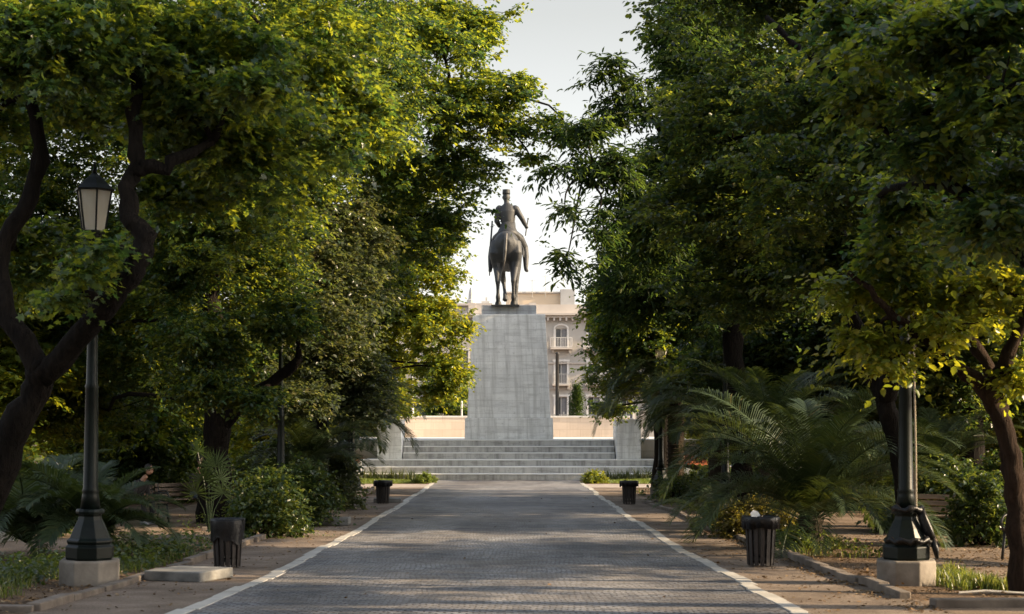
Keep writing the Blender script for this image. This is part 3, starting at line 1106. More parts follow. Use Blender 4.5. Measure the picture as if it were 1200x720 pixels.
# concrete slabs
for (x, y, w, d, h, rz, la) in ((-4.12, 19.6, .82, .8, .13, -.36, 'pale concrete slab on the grit before the near left bin'),
                                (-3.98, 33.9, .8, .5, .17, -.02, 'smaller concrete slab further up the left margin, opposite the shrubs'),
                                (-3.7, 45.6, .8, .4, .13, .05, 'grey concrete slab just behind the far left bin')):
    mb = MB()
    mb.box((0, 0, h / 2), (w, d, h))
    o = mb.build('concrete_slab', M['concrete'], bevel=.018, loc=(x, y, gz(y) + .012))
    o.rotation_euler = (0, 0, rz)
    tag(o, la, 'slab', 'concrete slabs lying on the left margin')

# ------------------------------------------------------------------ benches and sitters


def make_bench(label, x, y, rz, wood):
    r = empty('park_bench', (x, y, gz(y) + .01), label, 'bench', 'iron and wood park benches on the side paths', rz)
    W = 1.7
    for s in (-1, 1):
        mb = MB()
        X = s * (W / 2 - .08)
        mb.tube([(X, -.25, 0), (X, -.22, .2), (X, -.2, .42)], .022, 8)
        mb.tube([(X, .3, 0), (X, .22, .22), (X, .2, .44), (X, .28, .85)], .022, 8)
        mb.tube([(X, -.2, .42), (X, .0, .4), (X, .2, .43)], .02, 8)
        pts = [(X, -.2, .42), (X, -.27, .55), (X, -.2, .66), (X, .0, .67), (X, .24, .64)]
        q, rr = smooth_path(pts, [.018] * 5, 4)
        mb.tube(q, rr, 8)
        mb.tube([(X, -.22, .16), (X, .0, .24), (X, .24, .16)], .014, 6)
        mb.build('end_frame', M['black_iron'], r, smooth=True)
    mb = MB()
    for i in range(4):
        mb.box((0, -.19 + i * .115, .45 + .004 * abs(i - 1.5)), (W, .09, .03))
    mb.build('seat', M[wood], r, bevel=.006)
    mb = MB()
    for i in range(3):
        z = .56 + i * .115
        mb.box((0, .2 + (z - .44) * .195, z), (W, .028, .09), rot=Matrix.Rotation(R(-11), 3, 'X'))
    mb.build('backrest', M[wood], r, bevel=.006)
    return r


make_bench('bench with a lit wooden back behind the right street lamp', 8.08, 28.3, R(-35), 'wood')
make_bench('dark bench at the right edge, before the leaning trunk', 8.05, 22.8, R(-60), 'wood_dark')
bA = make_bench('bench under the near left palm with a stooping person on it', -8.35, 34.2, R(62), 'wood_dark')
bB = make_bench('bench beside the rough left trunk with an upright sitter on it', -7.75, 37.2, R(40), 'wood_dark')


def make_person(label, bench, dx, lean, top, trousers):
    """seated: hips on the bench seat, feet on the ground; local frame as the bench (looking to -Y)"""
    r = empty('person', bench.location, label, 'person', None)
    r.rotation_euler = bench.rotation_euler
    hip = Vector((dx, .05, .56))
    ca, sa = math.cos(lean), math.sin(lean)

    def T(u, v, w):      # torso frame: u right, v forward, w along spine
        return hip + Vector((u, -(v * ca + w * sa), w * ca - v * sa))
    nod = T(0, .03, .66)
    hd = nod + Vector((0, -.05 - .06 * sa, .14 * ca + .03))
    b = MB()
    b.tube([T(0, 0, .5), T(0, .01, .6), nod], [.06, .055, .052], 10)
    b.ball(hd, (.075, .095, .115), 16, 12)
    b.ball(hd + Vector((0, -.095, -.01)), (.016, .022, .024), 8, 6)
    b.tube([hd + Vector((-.025, -.088, -.055)), hd + Vector((.025, -.088, -.055))], .009, 6)
    for s in (-1, 1):
        b.ball(hd + Vector((s * .075, .01, -.01)), (.012, .024, .034), 8, 6)
        b.ball(hd + Vector((s * .03, -.085, .02)), .013, 8, 6)
    hands = []
    for s in (-1, 1):
        kn = Vector((dx + s * .13, -.40, .52))
        h = kn + Vector((-s * .03, .05, .085))
        hands.append((s, kn, h))
        b.tube([T(s * .03, 0, .46), T(s * .165, 0, .425), (T(s * .2, 0, .44) + h) / 2 + Vector((s * .07, .07, -.09)), h + Vector((s * .02, .14, .055)), h + Vector((0, .02, .008))], [.03, .03, .026, .026, .024], 8)
        b.tube([h + Vector((s * .02, .16, .06)), h + Vector((0, .03, .01)), h + Vector((0, -.04, 0))], [(.034, .034), (.03, .022), (.042, .02)], 8)
        for i in range(4):
            o_ = Vector(((i - 1.5) * .019, -.06, 0))
            L = (.06, .072, .068, .052)[i]
            b.tube([h + o_, h + o_ + Vector((0, -L * .5, -.006)), h + o_ + Vector((0, -L, -.035))], [.0095, .0095, .008], 6)
        b.tube([h + Vector((-s * .035, -.01, 0)), h + Vector((-s * .06, -.04, -.006)), h + Vector((-s * .058, -.065, -.014))], [.012, .011, .009], 6)
    body = b.build('body', M['skin'], r, remesh=.011, smooth_it=1)
    hr = MB()
    hr.ball(hd + Vector((0, .022, .03)), (.088, .1, .105), 16, 12)
    hr.build('hair', M['hair'], body, smooth=True)
    c = MB()
    c.tube([T(0, 0, -.06), T(0, 0, .08), T(0, .02, .25), T(0, .01, .42), T(0, .0, .52)], [(.17, .125), (.165, .12), (.175, .125), (.185, .11), (.1, .085)], 16)
    for s, kn, h in hands:
        c.ball(T(s * .17, 0, .45), .075, 12, 8)
        el = (T(s * .2, 0, .44) + h) / 2 + Vector((s * .07, .07, -.09))
        c.tube([T(s * .18, 0, .45), el, h + Vector((s * .015, .11, .045))], [.068, .055, .042], 10)
    c.build('jacket', M[top], body, remesh=.016, smooth_it=2)
    t = MB()
    for s, kn, h in hands:
        t.tube([Vector((dx + s * .08, .06, .55)), Vector((dx + s * .11, -.18, .55)), kn], [.105, .09, .072], 12)
        t.tube([kn, Vector((dx + s * .13, -.41, .3)), Vector((dx + s * .13, -.37, .09))], [.074, .06, .048], 12)
    t.ball((dx, .06, .55), (.17, .14, .11))
    t.build('trousers', M[trousers], body, remesh=.016, smooth_it=2)
    for s, kn, h in hands:
        f = MB()
        f.tube([(dx + s * .13, -.32, .045), (dx + s * .135, -.42, .045), (dx + s * .14, -.55, .03)], [(.04, .045), (.045, .045), (.035, .026)], 10)
        f.build('shoe', M['shoe'], body, smooth=True)
    return r


make_person('person in dark clothes stooping forward on the left bench', bA, -.1, .62, 'cloth_dark', 'cloth_dark')
make_person('person in black jacket and blue jeans sitting by the rough left trunk', bB, .15, .2, 'cloth_dark', 'cloth_blue')

# ------------------------------------------------------------------ buildings


def facade(root, X0, X1, y, z0, z1, cols, rows, wmat, shut=True, ww=1.15):
    """front wall in the XZ plane with real openings; windows as parts. rows: (zbot, ztop)"""
    xs = sorted([X0, X1] + [c - ww / 2 for c in cols] + [c + ww / 2 for c in cols])
    zs_ = sorted([z0, z1] + [a for a, b_ in rows] + [b_ for a, b_ in rows])
    mb = MB()
    for i in range(len(xs) - 1):
        for j in range(len(zs_) - 1):
            xm, zm = (xs[i] + xs[i + 1]) / 2, (zs_[j] + zs_[j + 1]) / 2
            if any(abs(xm - c) < ww / 2 for c in cols) and any(a < zm < b_ for a, b_ in rows):
                x0, x1, a, b_ = xs[i], xs[i + 1], zs_[j], zs_[j + 1]
                d = .3
                for q in (((x0, a), (x0, b_)), ((x0, b_), (x1, b_)), ((x1, b_), (x1, a)), ((x1, a), (x0, a))):
                    (xa, za), (xb, zb_) = q
                    mb.add([(xa, y, za), (xb, y, zb_), (xb, y + d, zb_), (xa, y + d, za)], [(0, 1, 2, 3)])
                continue
            mb.add([(xs[i], y, zs_[j]), (xs[i + 1], y, zs_[j]), (xs[i + 1], y, zs_[j + 1]), (xs[i], y, zs_[j + 1])], [(0, 1, 2, 3)])
    return mb


def window(root, c, y, a, b_, ww, hood):
    fr = MB()
    t = .07
    yy = y + .2
    fr.box((c - ww / 2 + t / 2, yy, (a + b_) / 2), (t, .08, b_ - a))
    fr.box((c + ww / 2 - t / 2, yy, (a + b_) / 2), (t, .08, b_ - a))
    fr.box((c, yy, b_ - t / 2), (ww - 2 * t, .08, t))
    fr.box((c, yy, a + t / 2), (ww - 2 * t, .08, t))
    fr.box((c, yy, (a + b_) / 2), (.06, .08, b_ - a - 2 * t))
    # raised surround
    s = .16
    fr.box((c - ww / 2 - s / 2, y - .03, (a + b_) / 2), (s, .06, b_ - a))
    fr.box((c + ww / 2 + s / 2, y - .03, (a + b_) / 2), (s, .06, b_ - a))
    if hood:
        pts, inn = [], []
        for i in range(9):
            an = math.pi * i / 8
            pts.append((c - (ww / 2 + s) * math.cos(an), b_ + .45 * math.sin(an)))
            inn.append((c - (ww / 2) * math.cos(an), b_ + .3 * math.sin(an) - .0))
        fr.prism(pts + inn[::-1], y - .08, y - .002)
    else:
        fr.box((c, y - .05, b_ + .1), (ww + 2 * s + .2, .1, .2))
    f = fr.build('window', M['white_frame'], root)
    MB().box((c, yy + .06, (a + b_) / 2), (ww - .02, .02, b_ - a - .02)).build('pane', M['pane'], f)
    MB().box((c + ww * .26, yy - .055, (a + b_) / 2), (ww * .4, .03, b_ - a - .16)).build('shutter', M['shutter'], f)


def balcony(root, c, y, z, w, rail='black_iron'):
    mb = MB()
    mb.box((c, y - .4, z - .09), (w, .8, .18))
    for s in (-1, 1):
        mb.prism([(c + s * w * .38 - .08, z - .18), (c + s * w * .38 + .08, z - .18), (c + s * w * .38 + .06, z - .5), (c + s * w * .38 - .06, z - .5)], y - .5, y - .002)
    b_ = mb.build('balcony', M['facade_trim'], root)
    rl_ = MB()
    rl_.box((c, y - .76, z + .95), (w, .05, .05))
    rl_.box((c, y - .76, z + .08), (w, .04, .04))
    n = int(w / .16)
    for i in range(n + 1):
        rl_.box((c - w / 2 + w * i / n, y - .76, z + .5), (.035, .035, .88))
    for s in (-1, 1):
        rl_.box((c + s * (w / 2 - .02), y - .4, z + .95), (.04, .7, .05))
        for i in range(4):
            rl_.box((c + s * (w / 2 - .02), y - .15 - i * .16, z + .5), (.035, .035, .88))
    rl_.build('railing', M[rail], b_)


BY = 150.0
gzb = gz(BY)
bd = empty('apartment_building', (6, BY, gzb), 'cream apartment building with balconies and grey rooftop hut beyond the pedestal', 'building')
HB = CZ + (500 - 358) / 12.0 - gzb
cols = [-4.4 - 3.2, -4.4, -1.2, 2.0, 5.2, 8.4, 11.6]
z_top = CZ - gzb
rows = []
for yb_, yt in ((407.5, 385), (450, 424), (491, 465)):
    rows.append((z_top + (500 - yb_) / 12.0, z_top + (500 - yt) / 12.0))
mb = facade(bd, -10, 14, 0, 0, z_top + (500 - 370) / 12.0, cols, rows, 'facade')
hz_ = z_top + (500 - 370) / 12.0
mb.add([(-10, 0, 0), (-10, 14, 0), (-10, 14, hz_), (-10, 0, hz_)], [(0, 1, 2, 3)])
mb.add([(14, 0, 0), (14, 14, 0), (14, 14, hz_), (14, 0, hz_)], [(0, 1, 2, 3)])
mb.add([(-10, .31, 0), (14, .31, 0), (14, .31, hz_), (-10, .31, hz_)], [(0, 1, 2, 3)])
mb.build('wall', M['facade'], bd)
for c in cols:
    for k, (a, b_) in enumerate(rows):
        window(bd, c, 0, a, b_, 1.15, k == 0)
        if k < 2:
            balcony(bd, c, 0, a - .02, 2.1 if k == 0 else 1.7, 'galv' if k else 'white_frame')
mb = MB()
for z in (z_top + (500 - 447) / 12. - .75, z_top + (500 - 415) / 12. - .9):
    mb.box((2, -.06, z), (24.1, .12, .14))
mb.build('string_course', M['facade_trim'], bd)
mb = MB()
mb.box((2, 6.7, hz_ + .1), (25.2, 14.9, .2))
mb.box((2, 6.8, hz_ - .12), (24.7, 14.5, .22))
for i in range(40):
    mb.box((-10 + .3 + i * .6, -.3, hz_ - .38), (.18, .45, .3))
mb.build('cornice', M['facade_trim'], bd)
mb = MB()
pz = z_top + (500 - 357) / 12.0
mb.box((2, .2, (hz_ + .2 + pz) / 2), (24.2, .3, pz - hz_ - .2))
for x in (-9.9, -4, 2, 7.6, 13.8):
    mb.box((x, .2, (hz_ + .2 + pz) / 2 + .08), (.7, .42, pz - hz_ - .04))
mb.build('parapet', M['facade_trim'], bd)
mb = MB()
z2 = z_top + (500 - 343) / 12.0
mb.box((-3.8, 5, (hz_ + z2) / 2 + .2), (5.6, 5, z2 - hz_ - .2))
mb.build('penthouse', M['facade_warm'], bd)
MB().box((-3.8, 5, z2 + .21), (6.0, 5.4, .16)).build('roof', M['facade_trim'], bd)
mb = MB()
z3 = z_top + (500 - 337) / 12.0
mb.box((-.5, 3.2, (hz_ + z3) / 2 + .1), (1.4, 2.4, z3 - hz_ - .2))
mb.build('roof_hut', M['hut'], bd)
mb = MB()
for x, h in ((-2.7, 1.9), (-.9, 1.6), (.0, 2.4), (-4.0, 1.5)):
    mb.tube([(x, 2.2, z2 - .3), (x, 2.2, z2 + h)], .025, 6)
    mb.tube([(x - .35, 2.2, z2 + h - .15), (x + .35, 2.2, z2 + h - .15)], .014, 5)
mb.build('aerials', M['galv'], bd)

b2 = empty('far_building', (-12.5, 172, gz(172)), 'distant pale building with a rooftop chimney showing left of the horse', 'building')
h2 = CZ + (500 - 358.5) / (F / 172) - gz(172)
mb = facade(b2, -9, 10, 0, 0, h2, [-7, -3.5, 0, 3.5, 7], [(h2 - 3.4, h2 - 1.4), (h2 - 7, h2 - 5), (h2 - 10.6, h2 - 8.6)], 'facade')
mb.add([(-9, .31, 0), (10, .31, 0), (10, .31, h2), (-9, .31, h2)], [(0, 1, 2, 3)])
mb.add([(10, 0, 0), (10, 12, 0), (10, 12, h2), (10, 0, h2)], [(0, 1, 2, 3)])
mb.build('wall', M['facade'], b2)
for c in (-7, -3.5, 0, 3.5, 7):
    for a in (h2 - 3.4, h2 - 7, h2 - 10.6):
        window(b2, c, 0, a, a + 2, 1.15, False)
MB().box((.5, 5.8, h2 + .12), (19.6, 12.6, .24)).build('roof', M['facade_trim'], b2)
MB().lathe([(.5, h2 + .24), (.5, h2 + .7), (.32, h2 + .8), (.26, h2 + 1.6), (.12, h2 + 2.1)], 12, (7.9, 1, 0)).build('chimney', M['hut'], b2)
mb = MB()
mb.box((9.5, 2, h2 + .45), (.9, .6, .4))
mb.box((9.6, 2, h2 + .85), (.2, .2, .5))
mb.build('roof_vent', M['hut'], b2)

# posts and fence beyond the parapet
for (px, Y, top, r, la, mm) in ((653, 92, 413, .13, 'dark tall post just right of the pedestal, before the building', 'black_iron'),
                                (668, 94, 464, .1, 'short dark post between the tall dark post and the cypress', 'green_iron'),
                                (483, 92, 400, .12, 'pale grey post standing behind the left parapet', 'galv'),
                                (470, 97, 440, .1, 'thin whitish post furthest left behind the parapet', 'concrete_white'),
                                (541, 93, 470, .07, 'low white post showing between parapet and pedestal', 'concrete_white')):
    p = P(px, top, Y)
    base = Vector((p.x, Y, gz(Y)))
    h = p.z - base.z
    mb = MB()
    mb.lathe([(r * 1.6, 0), (r * 1.6, .25), (r, .32), (r * .85, h * .6), (r * .75, h - .1), (r * 1.1, h - .06), (r * .3, h)], 12)
    tag(mb.build('street_post', M[mm], None, True, loc=base), la, 'post')


def railing(name, x0, x1, Y, h, label, mm):
    r = empty(name, (x0, Y, gz(Y)), label, 'fence')
    mb = MB()
    L = x1 - x0
    n = int(L / .16)
    for i in range(n + 1):
        mb.box((L * i / n, 0, h / 2), (.03, .03, h - .1))
    mb.build('bars', M[mm], r)
    for z in (.15, h * .55, h - .1):
        MB().box((L / 2, -.03, z), (L, .03, .06)).build('rail', M[mm], r)
    for i in range(int(L / 2.4) + 1):
        MB().box((min(L, i * 2.4), .0, h / 2 + .05), (.09, .09, h + .1)).build('post', M[mm], r)


railing('park_fence', 1.0, 7.5, 101, 3.2, 'tall iron park fence before the cream building', 'galv')
railing('park_fence', -11.0, -1.8, 101, 2.4, 'lower dark iron park fence behind the left parapet', 'green_iron')

# flank walls and red beds beside the steps
for sx, x0, x1, la, lb in ((-1, 6.4, 8.2, 'white sloping kerb wall left of the steps', 'bare red earth bed behind the white wall left of the steps'),
                           (1, 6.4, 8.6, 'white sloping kerb wall right of the steps', 'bare red earth bed behind the white wall right of the steps')):
    mb = MB()
    poly = [(x0, 0), (x1, 0), (x1, .12), (x1 - .35, .34), (x1 - .9, .52), (x0, .8)]
    poly = [(sx * a + MX, b_) for a, b_ in poly]
    mb.prism(poly, 0, .35)
    o = mb.build('flank_wall', M['concrete_white'], bevel=.02, loc=(0, 66.6, gz(66.6)))
    tag(o, la, 'wall', 'white walls sloping off the steps')
    mb = MB()
    n, m_ = 12, 8
    vs, fs = [], []
    gg = np.random.default_rng(3 + sx)
    for j in range(m_ + 1):
        for i in range(n + 1):
            u, v = i / n, j / m_
            h = (1.15 * math.sin(math.pi * min(1, .25 + .75 * u)) ** .7) * math.sin(math.pi * min(1, .15 + v * .85)) ** .6
            vs.append((sx * (x0 + .1 + u * 3.4) + MX, 67.1 + v * 5, gz(68) - .05 + h + gg.uniform(-.03, .03)))
    for j in range(m_):
        for i in range(n):
            a = j * (n + 1) + i
            fs.append((a, a + 1, a + n + 2, a + n + 1))
    o = mb.add(vs, fs).build('earth_bed', M['red_soil'], smooth=True)
    tag(o, lb, 'flower bed', 'red earth beds')

# ------------------------------------------------------------------ trees


def zg(y):
    return gz(y) - .15


def S_(*a):
    return P(*a)


# left near tree, forked and leaning in from the edge
base = Vector((-6.75, 18.0, zg(18)))
tree('leaning_tree', 'big dark leaning tree with a forked crooked trunk at the left lamp', 'tree', None, base,
     [([base, S_(-5, 560, 17.8), S_(35, 470, 17.6), S_(52, 430, 17.5)], [.22, .19, .17, .155]),
      ([S_(50, 440, 17.5), S_(105, 385, 17.2), S_(150, 325, 17.0), S_(170, 285, 17.0), S_(150, 245, 17.1), S_(160, 180, 17.3), S_(160, 90, 17.6), S_(185, -60, 18)],
       [.14, .135, .13, .12, .105, .09, .07, .04]),
      ([S_(50, 435, 17.5), S_(12, 370, 17.6), S_(2, 300, 17.8), S_(40, 215, 17.9), S_(42, 140, 18), S_(10, 20, 18.2)], [.14, .12, .11, .095, .075, .04]),
      ([S_(155, 200, 17.2), S_(200, 190, 17.3), S_(250, 165, 17.8)], [.09, .07, .05])],
     [(60, 50, 17, 130, 80), (215, 45, 18, 130, 70), (330, 60, 20, 110, 75), (120, 120, 20.6, 110, 50), (290, 165, 19, 120, 75),
      (395, 130, 21, 80, 75, .9), (225, 120, 18, 80, 55), (-20, 150, 18.5, 60, 80), (128, 293, 16.4, 30, 16, .4), (95, 318, 16.4, 36, 20, .4), (72, 350, 16.4, 24, 20, .35),
      (120, -150, 18, 260, 120), (350, -130, 20.5, 210, 100), (30, 300, 20, 70, 60, .6), (215, 225, 20, 80, 45, .8), (300, 95, 17, 60, 40, .6)],
     'maple', 'lobed', .078, 2.9, 11, .32, 'bark', .3, .35)

# second left tree with the rough straight trunk
base = Vector((GX(250, 35.2), 35.2, zg(35.2)))
tree('rough_trunk_tree', 'tree with a straight rough grey trunk behind the near left bin', 'tree', None, base,
     [([base, S_(252, 560, 35.2), S_(255, 490, 35.2), S_(250, 400, 35), S_(240, 250, 35), S_(250, 60, 35)], [.42, .33, .3, .27, .2, .1]),
      ([S_(255, 500, 35.2), S_(295, 465, 34.8), S_(330, 440, 34.5), S_(350, 420, 34)], [.2, .16, .13, .1])],
     [(240, 250, 33, 110, 80), (300, 300, 36, 70, 60, .8), (175, 310, 37, 110, 75), (215, 425, 38, 95, 60), (120, 380, 39, 100, 70),
      (340, 210, 35, 70, 60), (332, 372, 33.6, 46, 42, .9), (232, 395, 33.4, 66, 50, .9), (245, 455, 33.2, 60, 32, .8), (300, 465, 33.2, 36, 26, .6), (205, 320, 33.5, 60, 50, .9), (250, 90, 36, 220, 130), (60, 250, 38, 100, 100), (60, 90, 39, 150, 130), (20, 400, 39, 80, 100), (400, 60, 39, 110, 110), (100, 470, 40, 90, 60, .8), (200, -140, 36, 260, 120)],
     'elm', 'ovate', .088, 3.0, 12, .38, 'bark')

# third left tree, its branch and crown reach over the avenue
base = Vector((GX(372, 45), 45, zg(45)))
tree('overhanging_tree', 'wide tree on the left reaching out over the avenue towards the rider', 'tree', None, base,
     [([base, S_(372, 480, 45), S_(380, 330, 45), S_(375, 200, 45), S_(390, 50, 45), S_(400, -120, 45)], [.45, .36, .33, .28, .2, .1]),
      ([S_(376, 210, 45), S_(420, 165, 44), S_(475, 130, 43.5), S_(540, 120, 43)], [.2, .15, .11, .07])],
     [(460, 75, 42, 110, 80), (552, 120, 42, 68, 55), (530, 192, 43, 62, 46), (600, 152, 43, 38, 32, .7), (480, 250, 44, 75, 62), (415, 155, 44, 90, 80),
      (520, 30, 43, 78, 50), (455, -70, 44, 165, 80), (640, 150, 42.5, 36, 28, .5), (668, 158, 42.3, 30, 22, .35), (622, 185, 42.6, 22, 16, .35), (610, 100, 42, 24, 30, .6), (530, 258, 44, 32, 22, .6), (330, 80, 46, 110, 100),
      (420, 300, 46, 80, 70), (560, 30, 42.5, 30, 34, .7)],
     'maple', 'ovate', .11, 2.4, 13, .42, 'bark', .3, .3)

# bright tree beside the monument
base = Vector((GX(396, 62), 62, zg(62)))
tree('bright_tree', 'sunlit yellow green tree against the left side of the pedestal', 'tree', None, base,
     [([base, S_(402, 500, 62), S_(425, 420, 62), S_(450, 330, 62), S_(470, 220, 62)], [.2, .16, .14, .11, .05])],
     [(505, 372, 62, 45, 36), (470, 340, 63, 55, 46), (515, 425, 62, 36, 34), (455, 420, 64, 50, 46), (480, 290, 62, 52, 46), (520, 320, 62, 28, 28, .8),
      (540, 385, 61.5, 20, 16, .6), (535, 440, 61.5, 22, 18, .7), (512, 462, 62, 28, 18, .8), (430, 350, 64, 60, 60), (450, 468, 61, 40, 26), (470, 225, 63, 60, 50), (528, 275, 62, 22, 22, .7)],
     'bright', 'ovate', .13, 2.8, 14, .45, 'bark', .3, .4)

base = Vector((GX(372, 40.5), 40.5, zg(40.5)))
tree('grey_green_tree', 'silvery grey green tree behind the left shrubs and the second left lamp', 'tree', None, base,
     [([base, S_(376, 500, 40.5), S_(370, 400, 40.5), S_(365, 300, 40.5), S_(360, 220, 41)], [.2, .16, .13, .1, .05])],
     [(370, 390, 40, 70, 60), (410, 340, 41, 50, 60), (320, 330, 40, 70, 70), (350, 260, 41, 75, 55), (420, 430, 41, 50, 50), (290, 420, 39, 60, 50), (430, 480, 41, 34, 26, .6),
      (270, 250, 41, 60, 60, .8), (420, 270, 42, 50, 50, .8), (350, 470, 38.5, 50, 30, .7)],
     'grey_leaf', 'ovate', .1, 3.0, 15, .42, 'bark')

# ------ right side
base = Vector((GX(1198, 17.4), 17.4, zg(17.4)))
tree('forked_tree', 'slender reddish trunk leaning left at the right edge with low lit leaves', 'tree', None, base,
     [([base, S_(1193, 600, 17.4), S_(1180, 520, 17.4), S_(1160, 465, 17.4), S_(1125, 430, 17.3), S_(1085, 400, 17.2), S_(1050, 370, 17), S_(1000, 320, 17)], [.16, .12, .11, .1, .075, .06, .045, .025]),
      ([S_(1186, 545, 17.4), S_(1165, 450, 17.7), S_(1135, 390, 17.9), S_(1110, 330, 18), S_(1090, 250, 18)], [.1, .085, .075, .06, .035]),
      ([S_(1160, 465, 17.4), S_(1190, 400, 17.2), S_(1220, 330, 17)], [.09, .07, .05])],
     [(1050, 425, 17.2, 76, 24, .4), (1115, 390, 17, 70, 40, .5), (1185, 440, 17.2, 40, 40, .6), (1020, 400, 17.4, 60, 30, .6), (1080, 340, 17.6, 80, 45, .6), (1160, 340, 17.2, 60, 50, .6),
      (1000, 340, 17.6, 60, 40, .6), (1185, 260, 17.4, 60, 50, .6)],
     'bright', 'ovate', .085, 1.9, 21, .38, 'bark_red', .25, .35, 0, 6, 9, .04)

base = Vector((7.2, 14.2, zg(14)))
tree('near_tree', 'nearest tree at the right, its heavy limb rising to the left under big leaves', 'tree', None, base,
     [([base, S_(1480, 560, 14.2), S_(1420, 430, 14.3), S_(1290, 350, 14.5), S_(1200, 300, 14.8), S_(1140, 235, 15), S_(1060, 170, 15.2), S_(985, 105, 15.5), S_(900, 20, 16)], [.26, .2, .16, .12, .095, .08, .06, .045, .03]),
      ([S_(1420, 430, 14.3), S_(1430, 200, 14.5), S_(1400, 0, 14.6)], [.18, .14, .09]),
      ([S_(1120, 215, 15), S_(1150, 120, 15), S_(1160, 0, 15)], [.1, .08, .05])],
     [(1085, 55, 14, 95, 55, .7), (1175, 110, 13.4, 70, 70, .6), (1000, 25, 15, 80, 50, .7), (1090, 130, 14.5, 60, 36, .4), (1160, 20, 13.6, 90, 50, .7),
      (1320, 120, 14, 120, 150), (1450, 180, 13.5, 150, 150, .8), (1180, 210, 15, 60, 50, .7), (1060, 235, 16.5, 60, 45, .9), (1050, 300, 17, 60, 40, .8), (1150, 260, 14.0, 60, 50, .7), (1090, 180, 14.4, 60, 40, .7), (1010, 110, 15, 50, 40, .7)],
     'elm', 'ovate', .082, 2.8, 22, .33, 'bark', .3, .35)

base = Vector((GX(1064, 24), 24, zg(24)))
tree('dark_tree', 'dark spreading tree whose trunk stands behind the right street lamp', 'tree', None, base,
     [([base, S_(1060, 560, 24), S_(1040, 480, 24), S_(1012, 410, 24), S_(990, 330, 24), S_(970, 200, 24.2), S_(950, 60, 24.5)], [.22, .17, .15, .14, .12, .1, .05]),
      ([S_(1036, 470, 24), S_(1065, 380, 23.5), S_(1100, 280, 23), S_(1140, 160, 22.5)], [.2, .17, .13, .07])],
     [(880, 240, 26, 140, 85), (985, 210, 22.5, 125, 90), (1080, 190, 21, 115, 85), (900, 330, 27, 110, 60), (1000, 310, 23, 110, 55), (1110, 280, 20.5, 90, 60),
      (890, 120, 25, 120, 75, .85), (1000, 110, 23, 120, 70), (1120, 90, 22, 100, 70), (960, -20, 24, 200, 60), (830, 170, 26, 70, 60, .8), (1180, 180, 21, 60, 110)],
     'dim', 'ovate', .082, 2.8, 23, .36, 'bark', .2, .26)

base = Vector((GX(868, 33), 33, zg(33)))
tree('drooping_tree', 'tree with long drooping narrow leaves hanging beside the rider on the right', 'tree', None, base,
     [([base, S_(868, 540, 33), S_(862, 440, 33), S_(850, 330, 33), S_(835, 200, 32.5), S_(815, 60, 32), S_(800, -80, 32)], [.28, .23, .2, .17, .14, .1, .05]),
      ([S_(845, 290, 33), S_(790, 235, 31.5), S_(735, 210, 30), S_(690, 205, 29)], [.13, .1, .07, .04]),
      ([S_(838, 220, 32.6), S_(775, 150, 31), S_(730, 100, 30)], [.1, .07, .03])],
     [(805, 40, 31, 45, 60), (722, 110, 30, 46, 48, .7), (708, 195, 29, 55, 40, .5), (700, 262, 28.5, 40, 38, .35), (662, 245, 28, 22, 20, .15), (664, 305, 28, 26, 26, .2),
      (765, 255, 31, 62, 75), (745, 330, 33, 58, 55), (830, 110, 31, 90, 100), (690, 150, 29, 44, 26, .45), (650, 195, 28.5, 30, 22, .22), (716, 70, 30, 20, 16, .3),
      (840, -30, 32, 80, 50), (830, 330, 33, 80, 70), (800, 200, 32, 70, 70)],
     'hackberry', 'long', .14, 2.0, 24, .42, 'bark', .25, .45, .15, 6, 8)

base = Vector((GX(775, 54), 54, zg(54)))
tree('rounded_tree', 'rounded green tree standing right of the pedestal above the palms', 'tree', None, base,
     [([base, S_(775, 500, 54), S_(770, 420, 54), S_(768, 320, 54), S_(765, 200, 54)], [.38, .3, .27, .2, .08])],
     [(725, 395, 52, 44, 46), (760, 375, 51, 65, 60), (720, 440, 54, 36, 36, .9), (700, 355, 53, 22, 40, .6), (745, 300, 53, 55, 60), (800, 365, 52, 70, 55), (715, 478, 55, 26, 16, .6),
      (790, 300, 54, 70, 70), (850, 375, 52, 60, 50)],
     'maple', 'ovate', .12, 3.0, 25, .45, 'bark', .3, .35)

base = Vector((GX(905, 45), 45, zg(45)))
tree('inner_tree', 'dim tree deep on the right behind the low palm bush', 'tree', None, base,
     [([base, S_(905, 480, 45), S_(900, 350, 45), S_(905, 200, 45)], [.34, .27, .22, .08])],
     [(880, 420, 44, 80, 60), (960, 400, 43, 80, 70), (900, 330, 45, 100, 70), (1030, 380, 42, 90, 90), (980, 230, 43, 140, 90), (1120, 260, 42, 120, 120), (930, 90, 45, 130, 110), (1090, 100, 43, 150, 110), (830, 70, 46, 70, 110), (1190, 400, 41, 70, 120), (1110, 440, 40, 90, 70), (940, 470, 44, 80, 40), (1050, 480, 42, 80, 40), (870, 250, 46, 100, 80)],
     'dim', 'ovate', .13, 3.6, 26, .5, 'bark')


